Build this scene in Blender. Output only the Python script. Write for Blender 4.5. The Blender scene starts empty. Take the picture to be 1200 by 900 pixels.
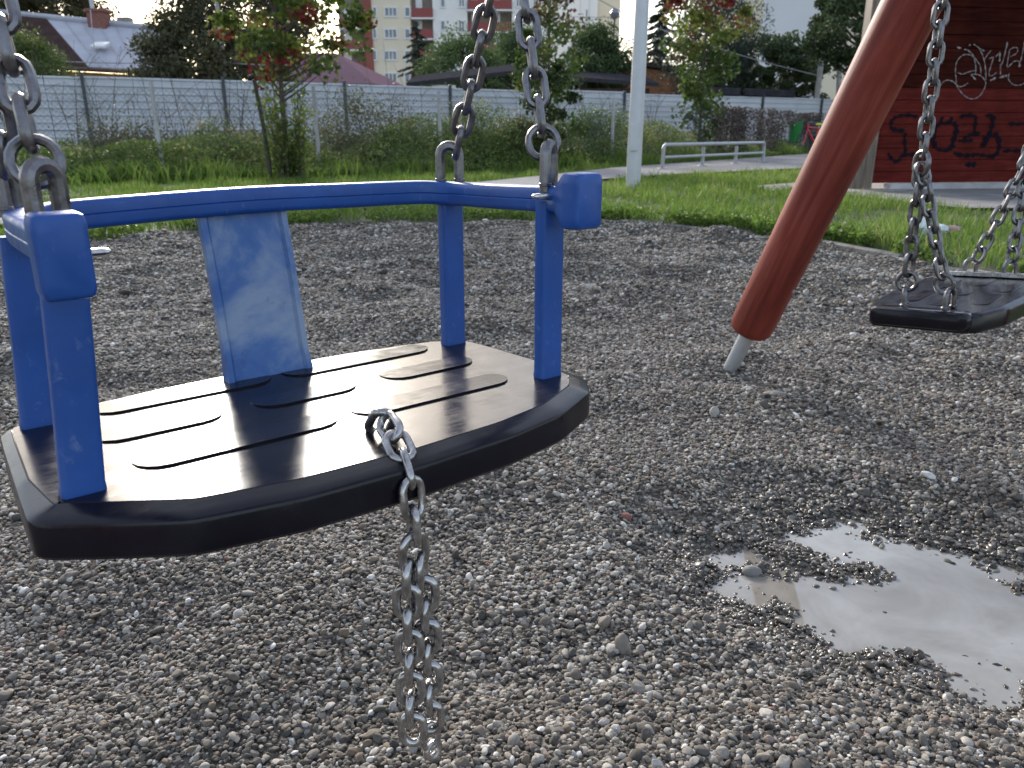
import bpy, math, random
import numpy as np
from mathutils import Vector, Matrix, Euler
R = math.radians
rng = np.random.default_rng(7)
random.seed(7)
sc = bpy.context.scene
COL = sc.collection

# ------------------------------------------------------------------ camera, sky, sun, exposure
CAM_H = 0.65
PITCH = math.atan(293 / 912.0)
cam_d = bpy.data.cameras.new("camera")
cam = bpy.data.objects.new("camera", cam_d); COL.objects.link(cam)
cam.location = (0, 0, CAM_H); cam.rotation_euler = (math.pi / 2 - PITCH, 0, 0)
cam_d.sensor_width = 36; cam_d.lens = 36 * 912 / 1200
cam_d.clip_start = 0.05; cam_d.clip_end = 2000
cam_d.dof.use_dof = True; cam_d.dof.focus_distance = 0.86; cam_d.dof.aperture_fstop = 14
sc.camera = cam

SUN_AZ, SUN_EL = -19.0, 22.0
world = bpy.data.worlds.new("World"); sc.world = world; world.use_nodes = True
nt = world.node_tree
bg = nt.nodes["Background"]
sky = nt.nodes.new("ShaderNodeTexSky"); sky.sky_type = 'NISHITA'; sky.sun_disc = False
sky.sun_elevation = R(SUN_EL); sky.sun_rotation = R(SUN_AZ)
sky.air_density = 1.0; sky.dust_density = 2.0; sky.ozone_density = 1.0; sky.altitude = 200
nt.links.new(sky.outputs[0], bg.inputs[0]); bg.inputs[1].default_value = 0.11
# thin bright cloud veil over the sky
tcw = nt.nodes.new("ShaderNodeTexCoord"); mpw = nt.nodes.new("ShaderNodeMapping"); mpw.inputs["Scale"].default_value = (1, 1, 2.6)
ncl = nt.nodes.new("ShaderNodeTexNoise"); ncl.inputs["Scale"].default_value = 2.2; ncl.inputs["Detail"].default_value = 6; ncl.inputs["Roughness"].default_value = 0.6
rcl = nt.nodes.new("ShaderNodeValToRGB"); rcl.color_ramp.elements[0].position = 0.35; rcl.color_ramp.elements[0].color = (0.42, 0.48, 0.60, 1); rcl.color_ramp.elements[1].position = 0.68; rcl.color_ramp.elements[1].color = (0.96, 0.97, 1.0, 1)
nt.links.new(tcw.outputs["Generated"], mpw.inputs["Vector"]); nt.links.new(mpw.outputs[0], ncl.inputs["Vector"]); nt.links.new(ncl.outputs[0], rcl.inputs[0])
bg2 = nt.nodes.new("ShaderNodeBackground"); bg2.inputs[1].default_value = 0.30; nt.links.new(rcl.outputs[0], bg2.inputs[0])
adw = nt.nodes.new("ShaderNodeAddShader"); nt.links.new(bg.outputs[0], adw.inputs[0]); nt.links.new(bg2.outputs[0], adw.inputs[1]); nt.links.new(adw.outputs[0], nt.nodes["World Output"].inputs[0])
sun_d = bpy.data.lights.new("sun", 'SUN'); sun_d.energy = 2.9; sun_d.angle = R(14); sun_d.color = (1, 0.95, 0.87)
sun = bpy.data.objects.new("sun", sun_d); COL.objects.link(sun)
sdir = Vector((math.sin(R(SUN_AZ)) * math.cos(R(SUN_EL)), math.cos(R(SUN_AZ)) * math.cos(R(SUN_EL)), math.sin(R(SUN_EL))))
sun.rotation_euler = sdir.to_track_quat('Z', 'Y').to_euler(); sun.location = (-8, 14, 12)
vs = sc.view_settings
vs.view_transform = 'Standard'; vs.look = 'None'; vs.gamma = 1; vs.use_curve_mapping = False; vs.exposure = 1.05

# ------------------------------------------------------------------ measuring helpers
CP, SP = math.cos(PITCH), math.sin(PITCH)
def ray(x, y):
    dx, dz = (x - 600) / 912.0, -(y - 450) / 912.0
    return np.array([dx, CP + dz * SP, -SP + dz * CP])
def at(x, y, Y):
    r = ray(x, y); p = r * (Y / r[1]); return np.array([p[0], p[1], p[2] + CAM_H])
def on_z(x, y, z):
    r = ray(x, y); p = r * ((z - CAM_H) / r[2]); return np.array([p[0], p[1], z])

# ------------------------------------------------------------------ value noise
def _hash(ix, iy, seed):
    h = (ix.astype(np.int64) * 374761393 + iy.astype(np.int64) * 668265263 + seed * 974634777) & 0x7fffffff
    h = ((h ^ (h >> 13)) * 1274126177) & 0x7fffffff
    h = h ^ (h >> 16)
    return (h & 0xffffff) / float(0xffffff)
def noise(x, y, seed=0):
    x = np.asarray(x, float); y = np.asarray(y, float)
    ix, iy = np.floor(x), np.floor(y); fx, fy = x - ix, y - iy
    fx = fx * fx * (3 - 2 * fx); fy = fy * fy * (3 - 2 * fy)
    a = _hash(ix, iy, seed); b = _hash(ix + 1, iy, seed); c = _hash(ix, iy + 1, seed); d = _hash(ix + 1, iy + 1, seed)
    return (a * (1 - fx) + b * fx) * (1 - fy) + (c * (1 - fx) + d * fx) * fy * 1.0 - 0.5
def poly_sd(x, y, P):
    """signed distance to polygon P (negative inside), vectorised"""
    x = np.asarray(x, float); y = np.asarray(y, float)
    P = np.asarray(P, float); n = len(P)
    d = np.full(x.shape, 1e9); ins = np.zeros(x.shape, bool)
    for i in range(n):
        a, b = P[i], P[(i + 1) % n]
        e = b - a; wx, wy = x - a[0], y - a[1]
        t = np.clip((wx * e[0] + wy * e[1]) / (e @ e + 1e-12), 0, 1)
        d = np.minimum(d, (wx - t * e[0]) ** 2 + (wy - t * e[1]) ** 2)
        c = ((a[1] > y) != (b[1] > y)) & (x < (b[0] - a[0]) * (y - a[1]) / (b[1] - a[1] + 1e-12) + a[0])
        ins ^= c
    d = np.sqrt(d)
    return np.where(ins, -d, d)

GRAVEL = [(-3.6, -2.5), (-3.4, 0.5), (-3.15, 2.8), (-2.86, 4.36), (-2.61, 4.92), (-2.11, 5.56), (-1.3, 6.02), (-0.27, 6.16), (0.65, 6.05),
          (1.14, 5.88), (1.54, 5.5), (1.92, 4.92), (2.15, 4.27), (2.42, 3.5), (2.8, 2.4), (3.3, 1.0), (3.6, -2.5)]
ZW = -0.058
PUDDLE = [tuple(on_z(px, py, ZW)[:2]) for px, py in
          [(935, 612), (1000, 624), (1080, 640), (1140, 658), (1200, 686), (1300, 720), (1400, 770), (1330, 815), (1200, 797), (1110, 788), (1000, 764), (950, 738),
           (905, 717), (872, 697), (848, 668), (885, 664), (925, 683), (962, 690), (1006, 690), (1010, 674), (980, 655), (952, 640)]]
LOG_BASE = np.array([0.643, 2.187, 0.0])
def ground_h(x, y):
    x = np.asarray(x, float); y = np.asarray(y, float)
    g = poly_sd(x, y, GRAVEL)
    # raked and trodden gravel: ridges and dips a hand to a foot across
    wx = x + 0.06 * noise(x * 2.1, y * 2.1, 3); wy = y + 0.06 * noise(x * 2.1, y * 2.1, 4)
    hg = (-0.018 + 0.046 * noise(wx / 0.75, wy / 0.55, 1) + np.clip(0.040 + 0.013 * (y - 1.0), 0.040, 0.070) * noise(wx / 0.30, wy / 0.21, 2) + np.clip(0.014 + 0.007 * (y - 1.2), 0.012, 0.030) * noise(wx / 0.12, wy / 0.10, 5)
          + 0.02 * np.exp(-((x - LOG_BASE[0]) ** 2 + (y - LOG_BASE[1]) ** 2) / 0.3 ** 2))
    near = np.exp(-((x - 0.6) ** 2 + (y - 1.1) ** 2) / 0.9 ** 2)
    d = np.full(x.shape, 9.0)
    m = (np.abs(x - 0.7) < 1.2) & (np.abs(y - 1.1) < 1.2)
    if m.any(): d[m] = poly_sd(x[m], y[m], PUDDLE)
    basin = ZW - 0.004 + np.where(d > 0, 0.11 * d + 0.70 * d * d, 0.13 * d) + 0.013 * noise(x / 0.07, y / 0.055, 8) + 0.010 * noise(x / 0.03, y / 0.03, 9)
    basin = np.maximum(basin, ZW - 0.030)
    hg = np.where(d < 0.6, np.minimum(hg, basin), hg)
    lawn = 0.012 + 0.030 * noise(x / 1.7, y / 1.7, 11) + 0.018 * noise(x / 0.6, y / 0.6, 12)
    t = np.clip((g + 0.12) / 0.24, 0, 1); t = t * t * (3 - 2 * t)
    far = np.clip((np.hypot(x, y) - 30) / 20, 0, 1)
    return (hg * (1 - t) + lawn * t) * (1 - far)

# ------------------------------------------------------------------ mesh helpers
def unit(v):
    v = np.asarray(v, float); return v / (np.linalg.norm(v) + 1e-12)
def perp(t):
    t = unit(t); a = np.array([0, 0, 1.0]) if abs(t[2]) < 0.9 else np.array([1.0, 0, 0])
    s = unit(np.cross(t, a)); return s, np.cross(s, t)
class MB:
    def __init__(s): s.v = []; s.f = []; s.n = 0
    def add(s, V, F):
        V = np.asarray(V, float).reshape(-1, 3); s.v.append(V)
        s.f.extend([tuple(i + s.n for i in f) for f in F]); s.n += len(V); return s
    def box(s, c, size, M=None, bev=0.0):
        hx, hy, hz = [a / 2 for a in size]
        if bev <= 0:
            V = np.array([(x, y, z) for z in (-hz, hz) for y in (-hy, hy) for x in (-hx, hx)])
            F = [(0, 2, 3, 1), (4, 5, 7, 6), (0, 1, 5, 4), (2, 6, 7, 3), (0, 4, 6, 2), (1, 3, 7, 5)]
        else:
            b = min(bev, hx * .9, hy * .9, hz * .9); rings = []
            for z, i in ((-hz, b), (-hz + b, 0), (hz - b, 0), (hz, b)):
                X, Y = hx - i, hy - i; k = b * 0.7
                rings.append([(X - k, -Y, z), (X, -Y + k, z), (X, Y - k, z), (X - k, Y, z), (-X + k, Y, z), (-X, Y - k, z), (-X, -Y + k, z), (-X + k, -Y, z)])
            V = np.array(rings).reshape(-1, 3); F = [tuple(range(7, -1, -1)), tuple(range(24, 32))]
            for r in range(3):
                for i in range(8):
                    j = (i + 1) % 8; F.append((r * 8 + i, r * 8 + j, r * 8 + 8 + j, r * 8 + 8 + i))
        if M is not None: V = V @ np.asarray(M).T
        return s.add(V + np.asarray(c, float), F)
    def loft(s, rings, closed=False, cap=True):
        rings = [np.asarray(r, float) for r in rings]; n = len(rings[0]); m = len(rings); F = []
        for r in range(m if closed else m - 1):
            a, b = r * n, ((r + 1) % m) * n
            for i in range(n):
                j = (i + 1) % n; F.append((a + i, a + j, b + j, b + i))
        if cap and not closed:
            F.append(tuple(range(n - 1, -1, -1))); F.append(tuple(range((m - 1) * n, m * n)))
        return s.add(np.concatenate(rings), F)
    def tube(s, pts, r, n=10, closed=False, cap=True):
        pts = np.asarray(pts, float); m = len(pts)
        r = np.broadcast_to(np.asarray(r, float), (m,))
        T = [unit((pts[(i + 1) % m] - pts[i - 1]) if closed or 0 < i < m - 1 else (pts[1] - pts[0] if i == 0 else pts[-1] - pts[-2])) for i in range(m)]
        a, b = perp(T[0]); rings = []
        for i in range(m):
            a = unit(a - T[i] * (a @ T[i])); b = np.cross(T[i], a)
            th = np.arange(n) * 2 * math.pi / n
            rings.append(pts[i] + r[i] * (np.cos(th)[:, None] * a + np.sin(th)[:, None] * b))
        return s.loft(rings, closed, cap)
    def link(s, c, t, w, length, width, r, seg=7, n=8):
        """one chain link: a stadium of wire radius r, centre line length x width, long axis t, lying in plane (t, w)"""
        t = unit(t); w = unit(np.asarray(w) - t * (np.asarray(w) @ t)); hw = width / 2; hl = length / 2 - hw
        p = [c + t * (hl + hw * math.sin(a)) + w * hw * math.cos(a) for a in np.linspace(0, math.pi, seg)]
        p += [c - t * (hl + hw * math.sin(a)) - w * hw * math.cos(a) for a in np.linspace(0, math.pi, seg)]
        q = []
        for x in p:
            if not q or np.linalg.norm(x - q[-1]) > 1e-6: q.append(x)
        if np.linalg.norm(q[0] - q[-1]) < 1e-6: q.pop()
        return s.tube(q, r, n, closed=True)
    def chain(s, A, B, w0, pitch=0.0265, width=0.0182, r=0.0040, start=0, jit=0.0):
        A = np.asarray(A, float); B = np.asarray(B, float); L = np.linalg.norm(B - A); k = max(1, int(round(L / pitch))); p = L / k; t = unit(B - A)
        a = unit(np.asarray(w0) - t * (np.asarray(w0) @ t)); b = np.cross(t, a)
        for i in range(k):
            ang = (i + start) % 2 * math.pi / 2 + random.uniform(-jit, jit)
            tt = unit(t + 0.06 * jit * np.array([random.uniform(-1, 1) for _ in range(3)]))
            s.link(A + t * p * (i + .5), tt, a * math.cos(ang) + b * math.sin(ang), p + 2 * r, width, r)
        return s
    def sphere(s, c, r, n=10, m=7, sq=(1, 1, 1)):
        rings = []
        for j in range(m):
            ph = -math.pi / 2 + math.pi * (j + .35) / (m - .3)
            rings.append([(math.cos(ph) * math.cos(2 * math.pi * i / n) * r * sq[0] + c[0], math.cos(ph) * math.sin(2 * math.pi * i / n) * r * sq[1] + c[1], math.sin(ph) * r * sq[2] + c[2]) for i in range(n)])
        return s.loft(rings)
    def poly(s, pts): return s.add(pts, [tuple(range(len(pts)))])
    def prism(s, pts2, z0, z1):
        n = len(pts2); V = [(x, y, z0) for x, y in pts2] + [(x, y, z1) for x, y in pts2]
        F = [tuple(range(n - 1, -1, -1)), tuple(range(n, 2 * n))] + [(i, (i + 1) % n, n + (i + 1) % n, n + i) for i in range(n)]
        return s.add(V, F)
    def build(s, name, mat, parent=None, sharp=38, smooth=True):
        V = np.concatenate(s.v)
        if parent is not None: V = V - origin(parent)
        me = bpy.data.meshes.new(name); me.from_pydata(V.tolist(), [], s.f)
        me.polygons.foreach_set("use_smooth", [smooth] * len(me.polygons)); me.update()
        if smooth: me.set_sharp_from_angle(angle=R(sharp))
        me.materials.append(mat)
        o = bpy.data.objects.new(name, me); COL.objects.link(o)
        if parent is not None: o.parent = parent
        return o
def origin(o):
    p = np.zeros(3)
    while o is not None: p = p + np.array(o.location); o = o.parent
    return p
def tag(o, label=None, cat=None, group=None, kind=None):
    if label: o["label"] = label
    if cat: o["category"] = cat
    if group: o["group"] = group
    if kind: o["kind"] = kind
    return o
def thing(name, loc, label, cat, group=None):
    o = bpy.data.objects.new(name, None); COL.objects.link(o); o.location = tuple(float(a) for a in loc); o.empty_display_size = 0.1
    return tag(o, label, cat, group)
def copy_tree(o, parent=None):
    c = o.copy(); COL.objects.link(c); c.parent = parent
    for ch in list(o.children): copy_tree(ch, c)
    return c
def raw_mesh(name, V, quads, mat, tint=None, parent=None, smooth=False):
    """big meshes: V (n,3), quads (m,k) index array"""
    V = np.asarray(V, np.float32)
    if parent is not None: V = V - origin(parent).astype(np.float32)
    me = bpy.data.meshes.new(name); m, k = quads.shape
    me.vertices.add(len(V)); me.vertices.foreach_set("co", V.ravel())
    me.loops.add(m * k); me.loops.foreach_set("vertex_index", quads.ravel().astype(np.int32))
    me.polygons.add(m); me.polygons.foreach_set("loop_start", (np.arange(m) * k).astype(np.int32))
    me.update(calc_edges=True)
    me.polygons.foreach_set("use_smooth", np.full(m, smooth))
    if tint is not None:
        a = me.attributes.new("tint", 'FLOAT', 'POINT'); a.data.foreach_set("value", np.asarray(tint, np.float32))
    me.materials.append(mat); me.validate()
    o = bpy.data.objects.new(name, me); COL.objects.link(o)
    if parent is not None: o.parent = parent
    return o

# ------------------------------------------------------------------ materials
def new_mat(name):
    m = bpy.data.materials.new(name); m.use_nodes = True; t = m.node_tree
    return m, t, t.nodes["Principled BSDF"]
def ramp(t, stops, interp='LINEAR'):
    r = t.nodes.new("ShaderNodeValToRGB"); r.color_ramp.interpolation = interp; e = r.color_ramp.elements
    while len(e) < len(stops): e.new(0.5)
    for k, (p, c) in enumerate(stops): e[k].position = p; e[k].color = (*c, 1)
    return r
def nz(t, scale, detail=4, rough=0.55, vec=None, dist=0.0):
    n = t.nodes.new("ShaderNodeTexNoise"); n.inputs["Scale"].default_value = scale; n.inputs["Detail"].default_value = detail
    n.inputs["Roughness"].default_value = rough; n.inputs["Distortion"].default_value = dist
    if vec is not None: t.links.new(vec, n.inputs["Vector"])
    return n
def coord(t, which="Object", scale=(1, 1, 1)):
    c = t.nodes.new("ShaderNodeTexCoord"); m = t.nodes.new("ShaderNodeMapping"); m.inputs["Scale"].default_value = scale
    t.links.new(c.outputs[which], m.inputs["Vector"]); return m.outputs[0]
def mat(name, col, rough=0.5, metal=0.0, var=0.15, scale=8, bump=0.0, bscale=60, stretch=(1, 1, 1), spec=0.5, rvar=0.0, col2=None):
    m, t, b = new_mat(name); v = coord(t, "Object", stretch)
    n = nz(t, scale, 5, 0.6, v)
    lo = tuple(c * (1 - var) for c in col); hi = tuple(min(1, c * (1 + var)) for c in (col2 or col))
    r = ramp(t, [(0.3, lo), (0.7, hi)]); t.links.new(n.outputs[0], r.inputs[0]); t.links.new(r.outputs[0], b.inputs["Base Color"])
    b.inputs["Roughness"].default_value = rough; b.inputs["Metallic"].default_value = metal; b.inputs["Specular IOR Level"].default_value = spec
    if rvar:
        n3 = nz(t, scale * 2.7, 6, 0.65, v); mr = t.nodes.new("ShaderNodeMapRange")
        mr.inputs[1].default_value = 0.3; mr.inputs[2].default_value = 0.7; mr.inputs[3].default_value = max(0.02, rough - rvar); mr.inputs[4].default_value = min(1, rough + rvar)
        t.links.new(n3.outputs[0], mr.inputs[0]); t.links.new(mr.outputs[0], b.inputs["Roughness"])
    if bump:
        n2 = nz(t, bscale, 6, 0.6, v); bp = t.nodes.new("ShaderNodeBump"); bp.inputs["Strength"].default_value = bump; bp.inputs["Distance"].default_value = 0.01
        t.links.new(n2.outputs[0], bp.inputs["Height"]); t.links.new(bp.outputs[0], b.inputs["Normal"])
    return m
def leaf_mat(name, stops, transl=0.3, rough=0.55, gain=1.0):
    stops = [(p, tuple(min(.8, q * gain) for q in c)) for p, c in stops]
    m, t, b = new_mat(name); a = t.nodes.new("ShaderNodeAttribute"); a.attribute_name = "tint"
    r = ramp(t, stops); t.links.new(a.outputs["Fac"], r.inputs[0]); t.links.new(r.outputs[0], b.inputs["Base Color"])
    b.inputs["Roughness"].default_value = rough; b.inputs["Specular IOR Level"].default_value = 0.3
    tr = t.nodes.new("ShaderNodeBsdfTranslucent"); mx = t.nodes.new("ShaderNodeMixShader"); mx.inputs[0].default_value = transl
    t.links.new(r.outputs[0], tr.inputs[0]); t.links.new(b.outputs[0], mx.inputs[1]); t.links.new(tr.outputs[0], mx.inputs[2])
    t.links.new(mx.outputs[0], t.nodes["Material Output"].inputs[0]); return m

def seat_material():
    m, t, b = new_mat("black_rubber"); v = coord(t, "Object")
    n = nz(t, 14, 6, 0.65, v); r = ramp(t, [(0.35, (0.0045, 0.004, 0.0075)), (0.75, (0.010, 0.0085, 0.014))]); t.links.new(n.outputs[0], r.inputs[0])
    t.links.new(r.outputs[0], b.inputs["Base Color"])
    # worn film: fine long scratches and dusty scuffs change the gloss
    v2 = coord(t, "Object", (9, 160, 60)); s1 = nz(t, 2.2, 5, 0.7, v2, 0.6)
    n2 = nz(t, 30, 7, 0.7, v)
    mx = t.nodes.new("ShaderNodeMath"); mx.operation = 'ADD'; t.links.new(s1.outputs[0], mx.inputs[0]); t.links.new(n2.outputs[0], mx.inputs[1])
    mr = t.nodes.new("ShaderNodeMapRange"); mr.inputs[1].default_value = 0.7; mr.inputs[2].default_value = 1.35; mr.inputs[3].default_value = 0.13; mr.inputs[4].default_value = 0.30
    t.links.new(mx.outputs[0], mr.inputs[0]); t.links.new(mr.outputs[0], b.inputs["Roughness"])
    b.inputs["Specular IOR Level"].default_value = 0.28
    bp = t.nodes.new("ShaderNodeBump"); bp.inputs["Strength"].default_value = 0.035; bp.inputs["Distance"].default_value = 0.002
    t.links.new(mx.outputs[0], bp.inputs["Height"]); t.links.new(bp.outputs[0], b.inputs["Normal"]); return m
def blue_material(name, fade):
    m, t, b = new_mat(name); v = coord(t, "Object")
    n = nz(t, 9, 6, 0.6, v, 0.3); n2 = nz(t, 60, 6, 0.7, v)
    if fade:
        r = ramp(t, [(0.34, (0.016, 0.085, 0.31)), (0.48, (0.055, 0.14, 0.37)), (0.62, (0.24, 0.31, 0.44))])
    else:
        r = ramp(t, [(0.3, (0.007, 0.054, 0.235)), (0.62, (0.010, 0.074, 0.31)), (0.78, (0.028, 0.10, 0.32))])
    t.links.new(n.outputs[0], r.inputs[0])
    vs_ = coord(t, "Object", (90, 90, 60)); n4 = nz(t, 1.0, 7, 0.7, vs_, 0.5); r4 = ramp(t, [(0.60, (0, 0, 0)), (0.74, (0.45, 0.45, 0.45))]); t.links.new(n4.outputs[0], r4.inputs[0])
    m4 = t.nodes.new("ShaderNodeMix"); m4.data_type = 'RGBA'; m4.inputs[7].default_value = (0.20, 0.26, 0.40, 1); t.links.new(r4.outputs[0], m4.inputs[0]); t.links.new(r.outputs[0], m4.inputs[6])
    n5 = nz(t, 23, 7, 0.72, v, 0.4); r5 = ramp(t, [(0.56, (0, 0, 0)), (0.72, (0.6, 0.6, 0.6))]); t.links.new(n5.outputs[0], r5.inputs[0])
    m5 = t.nodes.new("ShaderNodeMix"); m5.data_type = 'RGBA'; m5.inputs[7].default_value = (0.012, 0.045, 0.13, 1); t.links.new(r5.outputs[0], m5.inputs[0]); t.links.new(m4.outputs[2], m5.inputs[6])
    t.links.new(m5.outputs[2], b.inputs["Base Color"])
    mr = t.nodes.new("ShaderNodeMapRange"); mr.inputs[1].default_value = 0.3; mr.inputs[2].default_value = 0.7; mr.inputs[3].default_value = 0.3; mr.inputs[4].default_value = 0.55
    t.links.new(n2.outputs[0], mr.inputs[0]); t.links.new(mr.outputs[0], b.inputs["Roughness"])
    bp = t.nodes.new("ShaderNodeBump"); bp.inputs["Strength"].default_value = 0.12; bp.inputs["Distance"].default_value = 0.002
    t.links.new(n2.outputs[0], bp.inputs["Height"]); t.links.new(bp.outputs[0], b.inputs["Normal"]); return m
def wood_material(name, lo, mid, hi, axis_scale=(30, 30, 2.2), rough=0.55, spec=0.35):
    m, t, b = new_mat(name); v = coord(t, "Object", axis_scale)
    n = nz(t, 1.0, 8, 0.65, v, 0.8); v2 = coord(t, "Object", (1, 1, 0.6)); n2 = nz(t, 5, 4, 0.5, v2)
    r = ramp(t, [(0.28, lo), (0.5, mid), (0.75, hi)]); t.links.new(n.outputs[0], r.inputs[0])
    mx = t.nodes.new("ShaderNodeMix"); mx.data_type = 'RGBA'; mx.blend_type = 'MULTIPLY'; mx.inputs[0].default_value = 0.6
    r2 = ramp(t, [(0.3, (0.6, 0.6, 0.62)), (0.65, (1.1, 1.05, 1.0))]); t.links.new(n2.outputs[0], r2.inputs[0])
    t.links.new(r.outputs[0], mx.inputs[6]); t.links.new(r2.outputs[0], mx.inputs[7]); t.links.new(mx.outputs[2], b.inputs["Base Color"])
    b.inputs["Roughness"].default_value = rough; b.inputs["Specular IOR Level"].default_value = spec
    bp = t.nodes.new("ShaderNodeBump"); bp.inputs["Strength"].default_value = 0.35; bp.inputs["Distance"].default_value = 0.003
    t.links.new(n.outputs[0], bp.inputs["Height"]); t.links.new(bp.outputs[0], b.inputs["Normal"]); return m
def pebble_material():
    m, t, b = new_mat("river_pebble"); a = t.nodes.new("ShaderNodeAttribute"); a.attribute_type = 'INSTANCER'; a.attribute_name = "tint"
    r = ramp(t, [(0.0, (0.040, 0.035, 0.030)), (0.20, (0.080, 0.070, 0.059)), (0.42, (0.150, 0.131, 0.108)), (0.56, (0.165, 0.122, 0.085)), (0.64, (0.245, 0.218, 0.182)),
                 (0.85, (0.36, 0.332, 0.29)), (0.96, (0.50, 0.47, 0.43)), (0.985, (0.19, 0.095, 0.065)), (1.0, (0.60, 0.58, 0.54))])
    t.links.new(a.outputs["Fac"], r.inputs[0])
    w = t.nodes.new("ShaderNodeAttribute"); w.attribute_type = 'INSTANCER'; w.attribute_name = "wet"
    v = coord(t, "Object"); n = nz(t, 1.6, 5, 0.7, v); r2 = ramp(t, [(0.25, (0.72, 0.72, 0.72)), (0.75, (1.2, 1.2, 1.2))]); t.links.new(n.outputs[0], r2.inputs[0])
    mx = t.nodes.new("ShaderNodeMix"); mx.data_type = 'RGBA'; mx.blend_type = 'MULTIPLY'; mx.inputs[0].default_value = 1
    t.links.new(r.outputs[0], mx.inputs[6]); t.links.new(r2.outputs[0], mx.inputs[7])
    mw = t.nodes.new("ShaderNodeMix"); mw.data_type = 'RGBA'; mw.blend_type = 'MULTIPLY'; mw.inputs[7].default_value = (0.50, 0.48, 0.45, 1)
    t.links.new(w.outputs["Fac"], mw.inputs[0]); t.links.new(mx.outputs[2], mw.inputs[6]); t.links.new(mw.outputs[2], b.inputs["Base Color"])
    mr = t.nodes.new("ShaderNodeMapRange"); mr.inputs[3].default_value = 0.80; mr.inputs[4].default_value = 0.25
    t.links.new(w.outputs["Fac"], mr.inputs[0]); t.links.new(mr.outputs[0], b.inputs["Roughness"]); return m
def ground_material():
    m, t, b = new_mat("ground_gravel_and_soil")
    a = t.nodes.new("ShaderNodeAttribute"); a.attribute_name = "zone"; v = coord(t, "Object")
    vo = t.nodes.new("ShaderNodeTexVoronoi"); vo.inputs["Scale"].default_value = 95; t.links.new(v, vo.inputs["Vector"])
    rg = ramp(t, [(0.0, (0.03, 0.026, 0.021)), (0.4, (0.085, 0.074, 0.061)), (0.75, (0.155, 0.136, 0.112)), (1, (0.30, 0.272, 0.232))]); t.links.new(vo.outputs["Color"], rg.inputs[0])
    n = nz(t, 3, 8, 0.65, v); rl = ramp(t, [(0.3, (0.030, 0.030, 0.014)), (0.5, (0.030, 0.048, 0.014)), (0.7, (0.05, 0.07, 0.022))]); t.links.new(n.outputs[0], rl.inputs[0])
    mx = t.nodes.new("ShaderNodeMix"); mx.data_type = 'RGBA'; t.links.new(a.outputs["Fac"], mx.inputs[0]); t.links.new(rg.outputs[0], mx.inputs[6]); t.links.new(rl.outputs[0], mx.inputs[7])
    t.links.new(mx.outputs[2], b.inputs["Base Color"]); b.inputs["Roughness"].default_value = 0.85
    bp = t.nodes.new("ShaderNodeBump"); bp.inputs["Strength"].default_value = 0.8; bp.inputs["Distance"].default_value = 0.006
    t.links.new(vo.outputs["Distance"], bp.inputs["Height"]); bp.invert = True; t.links.new(bp.outputs[0], b.inputs["Normal"]); return m
def water_material():
    m, t, b = new_mat("murky_water"); v = coord(t, "Object"); n = nz(t, 6, 5, 0.6, v, 0.5)
    r = ramp(t, [(0.32, (0.17, 0.148, 0.115)), (0.5, (0.24, 0.222, 0.19)), (0.68, (0.32, 0.305, 0.275))]); t.links.new(n.outputs[0], r.inputs[0]); t.links.new(r.outputs[0], b.inputs["Base Color"])
    b.inputs["Roughness"].default_value = 0.03; b.inputs["IOR"].default_value = 1.5; b.inputs["Specular IOR Level"].default_value = 0.95
    n2 = nz(t, 40, 2, 0.5, v); bp = t.nodes.new("ShaderNodeBump"); bp.inputs["Strength"].default_value = 0.02; bp.inputs["Distance"].default_value = 0.002
    t.links.new(n2.outputs[0], bp.inputs["Height"]); t.links.new(bp.outputs[0], b.inputs["Normal"]); return m
def steel_material(name, col, rough, bumps=0.3):
    m, t, b = new_mat(name); v = coord(t, "Object"); n = nz(t, 90, 5, 0.65, v)
    r = ramp(t, [(0.3, tuple(c * .55 for c in col)), (0.55, col), (0.8, tuple(min(1, c * 1.25) for c in col))]); t.links.new(n.outputs[0], r.inputs[0]); t.links.new(r.outputs[0], b.inputs["Base Color"])
    b.inputs["Metallic"].default_value = 0.9
    mr = t.nodes.new("ShaderNodeMapRange"); mr.inputs[1].default_value = 0.3; mr.inputs[2].default_value = 0.7; mr.inputs[3].default_value = rough - 0.1; mr.inputs[4].default_value = rough + 0.12
    t.links.new(n.outputs[0], mr.inputs[0]); t.links.new(mr.outputs[0], b.inputs["Roughness"])
    bp = t.nodes.new("ShaderNodeBump"); bp.inputs["Strength"].default_value = bumps; bp.inputs["Distance"].default_value = 0.001
    t.links.new(n.outputs[0], bp.inputs["Height"]); t.links.new(bp.outputs[0], b.inputs["Normal"]); return m

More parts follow.
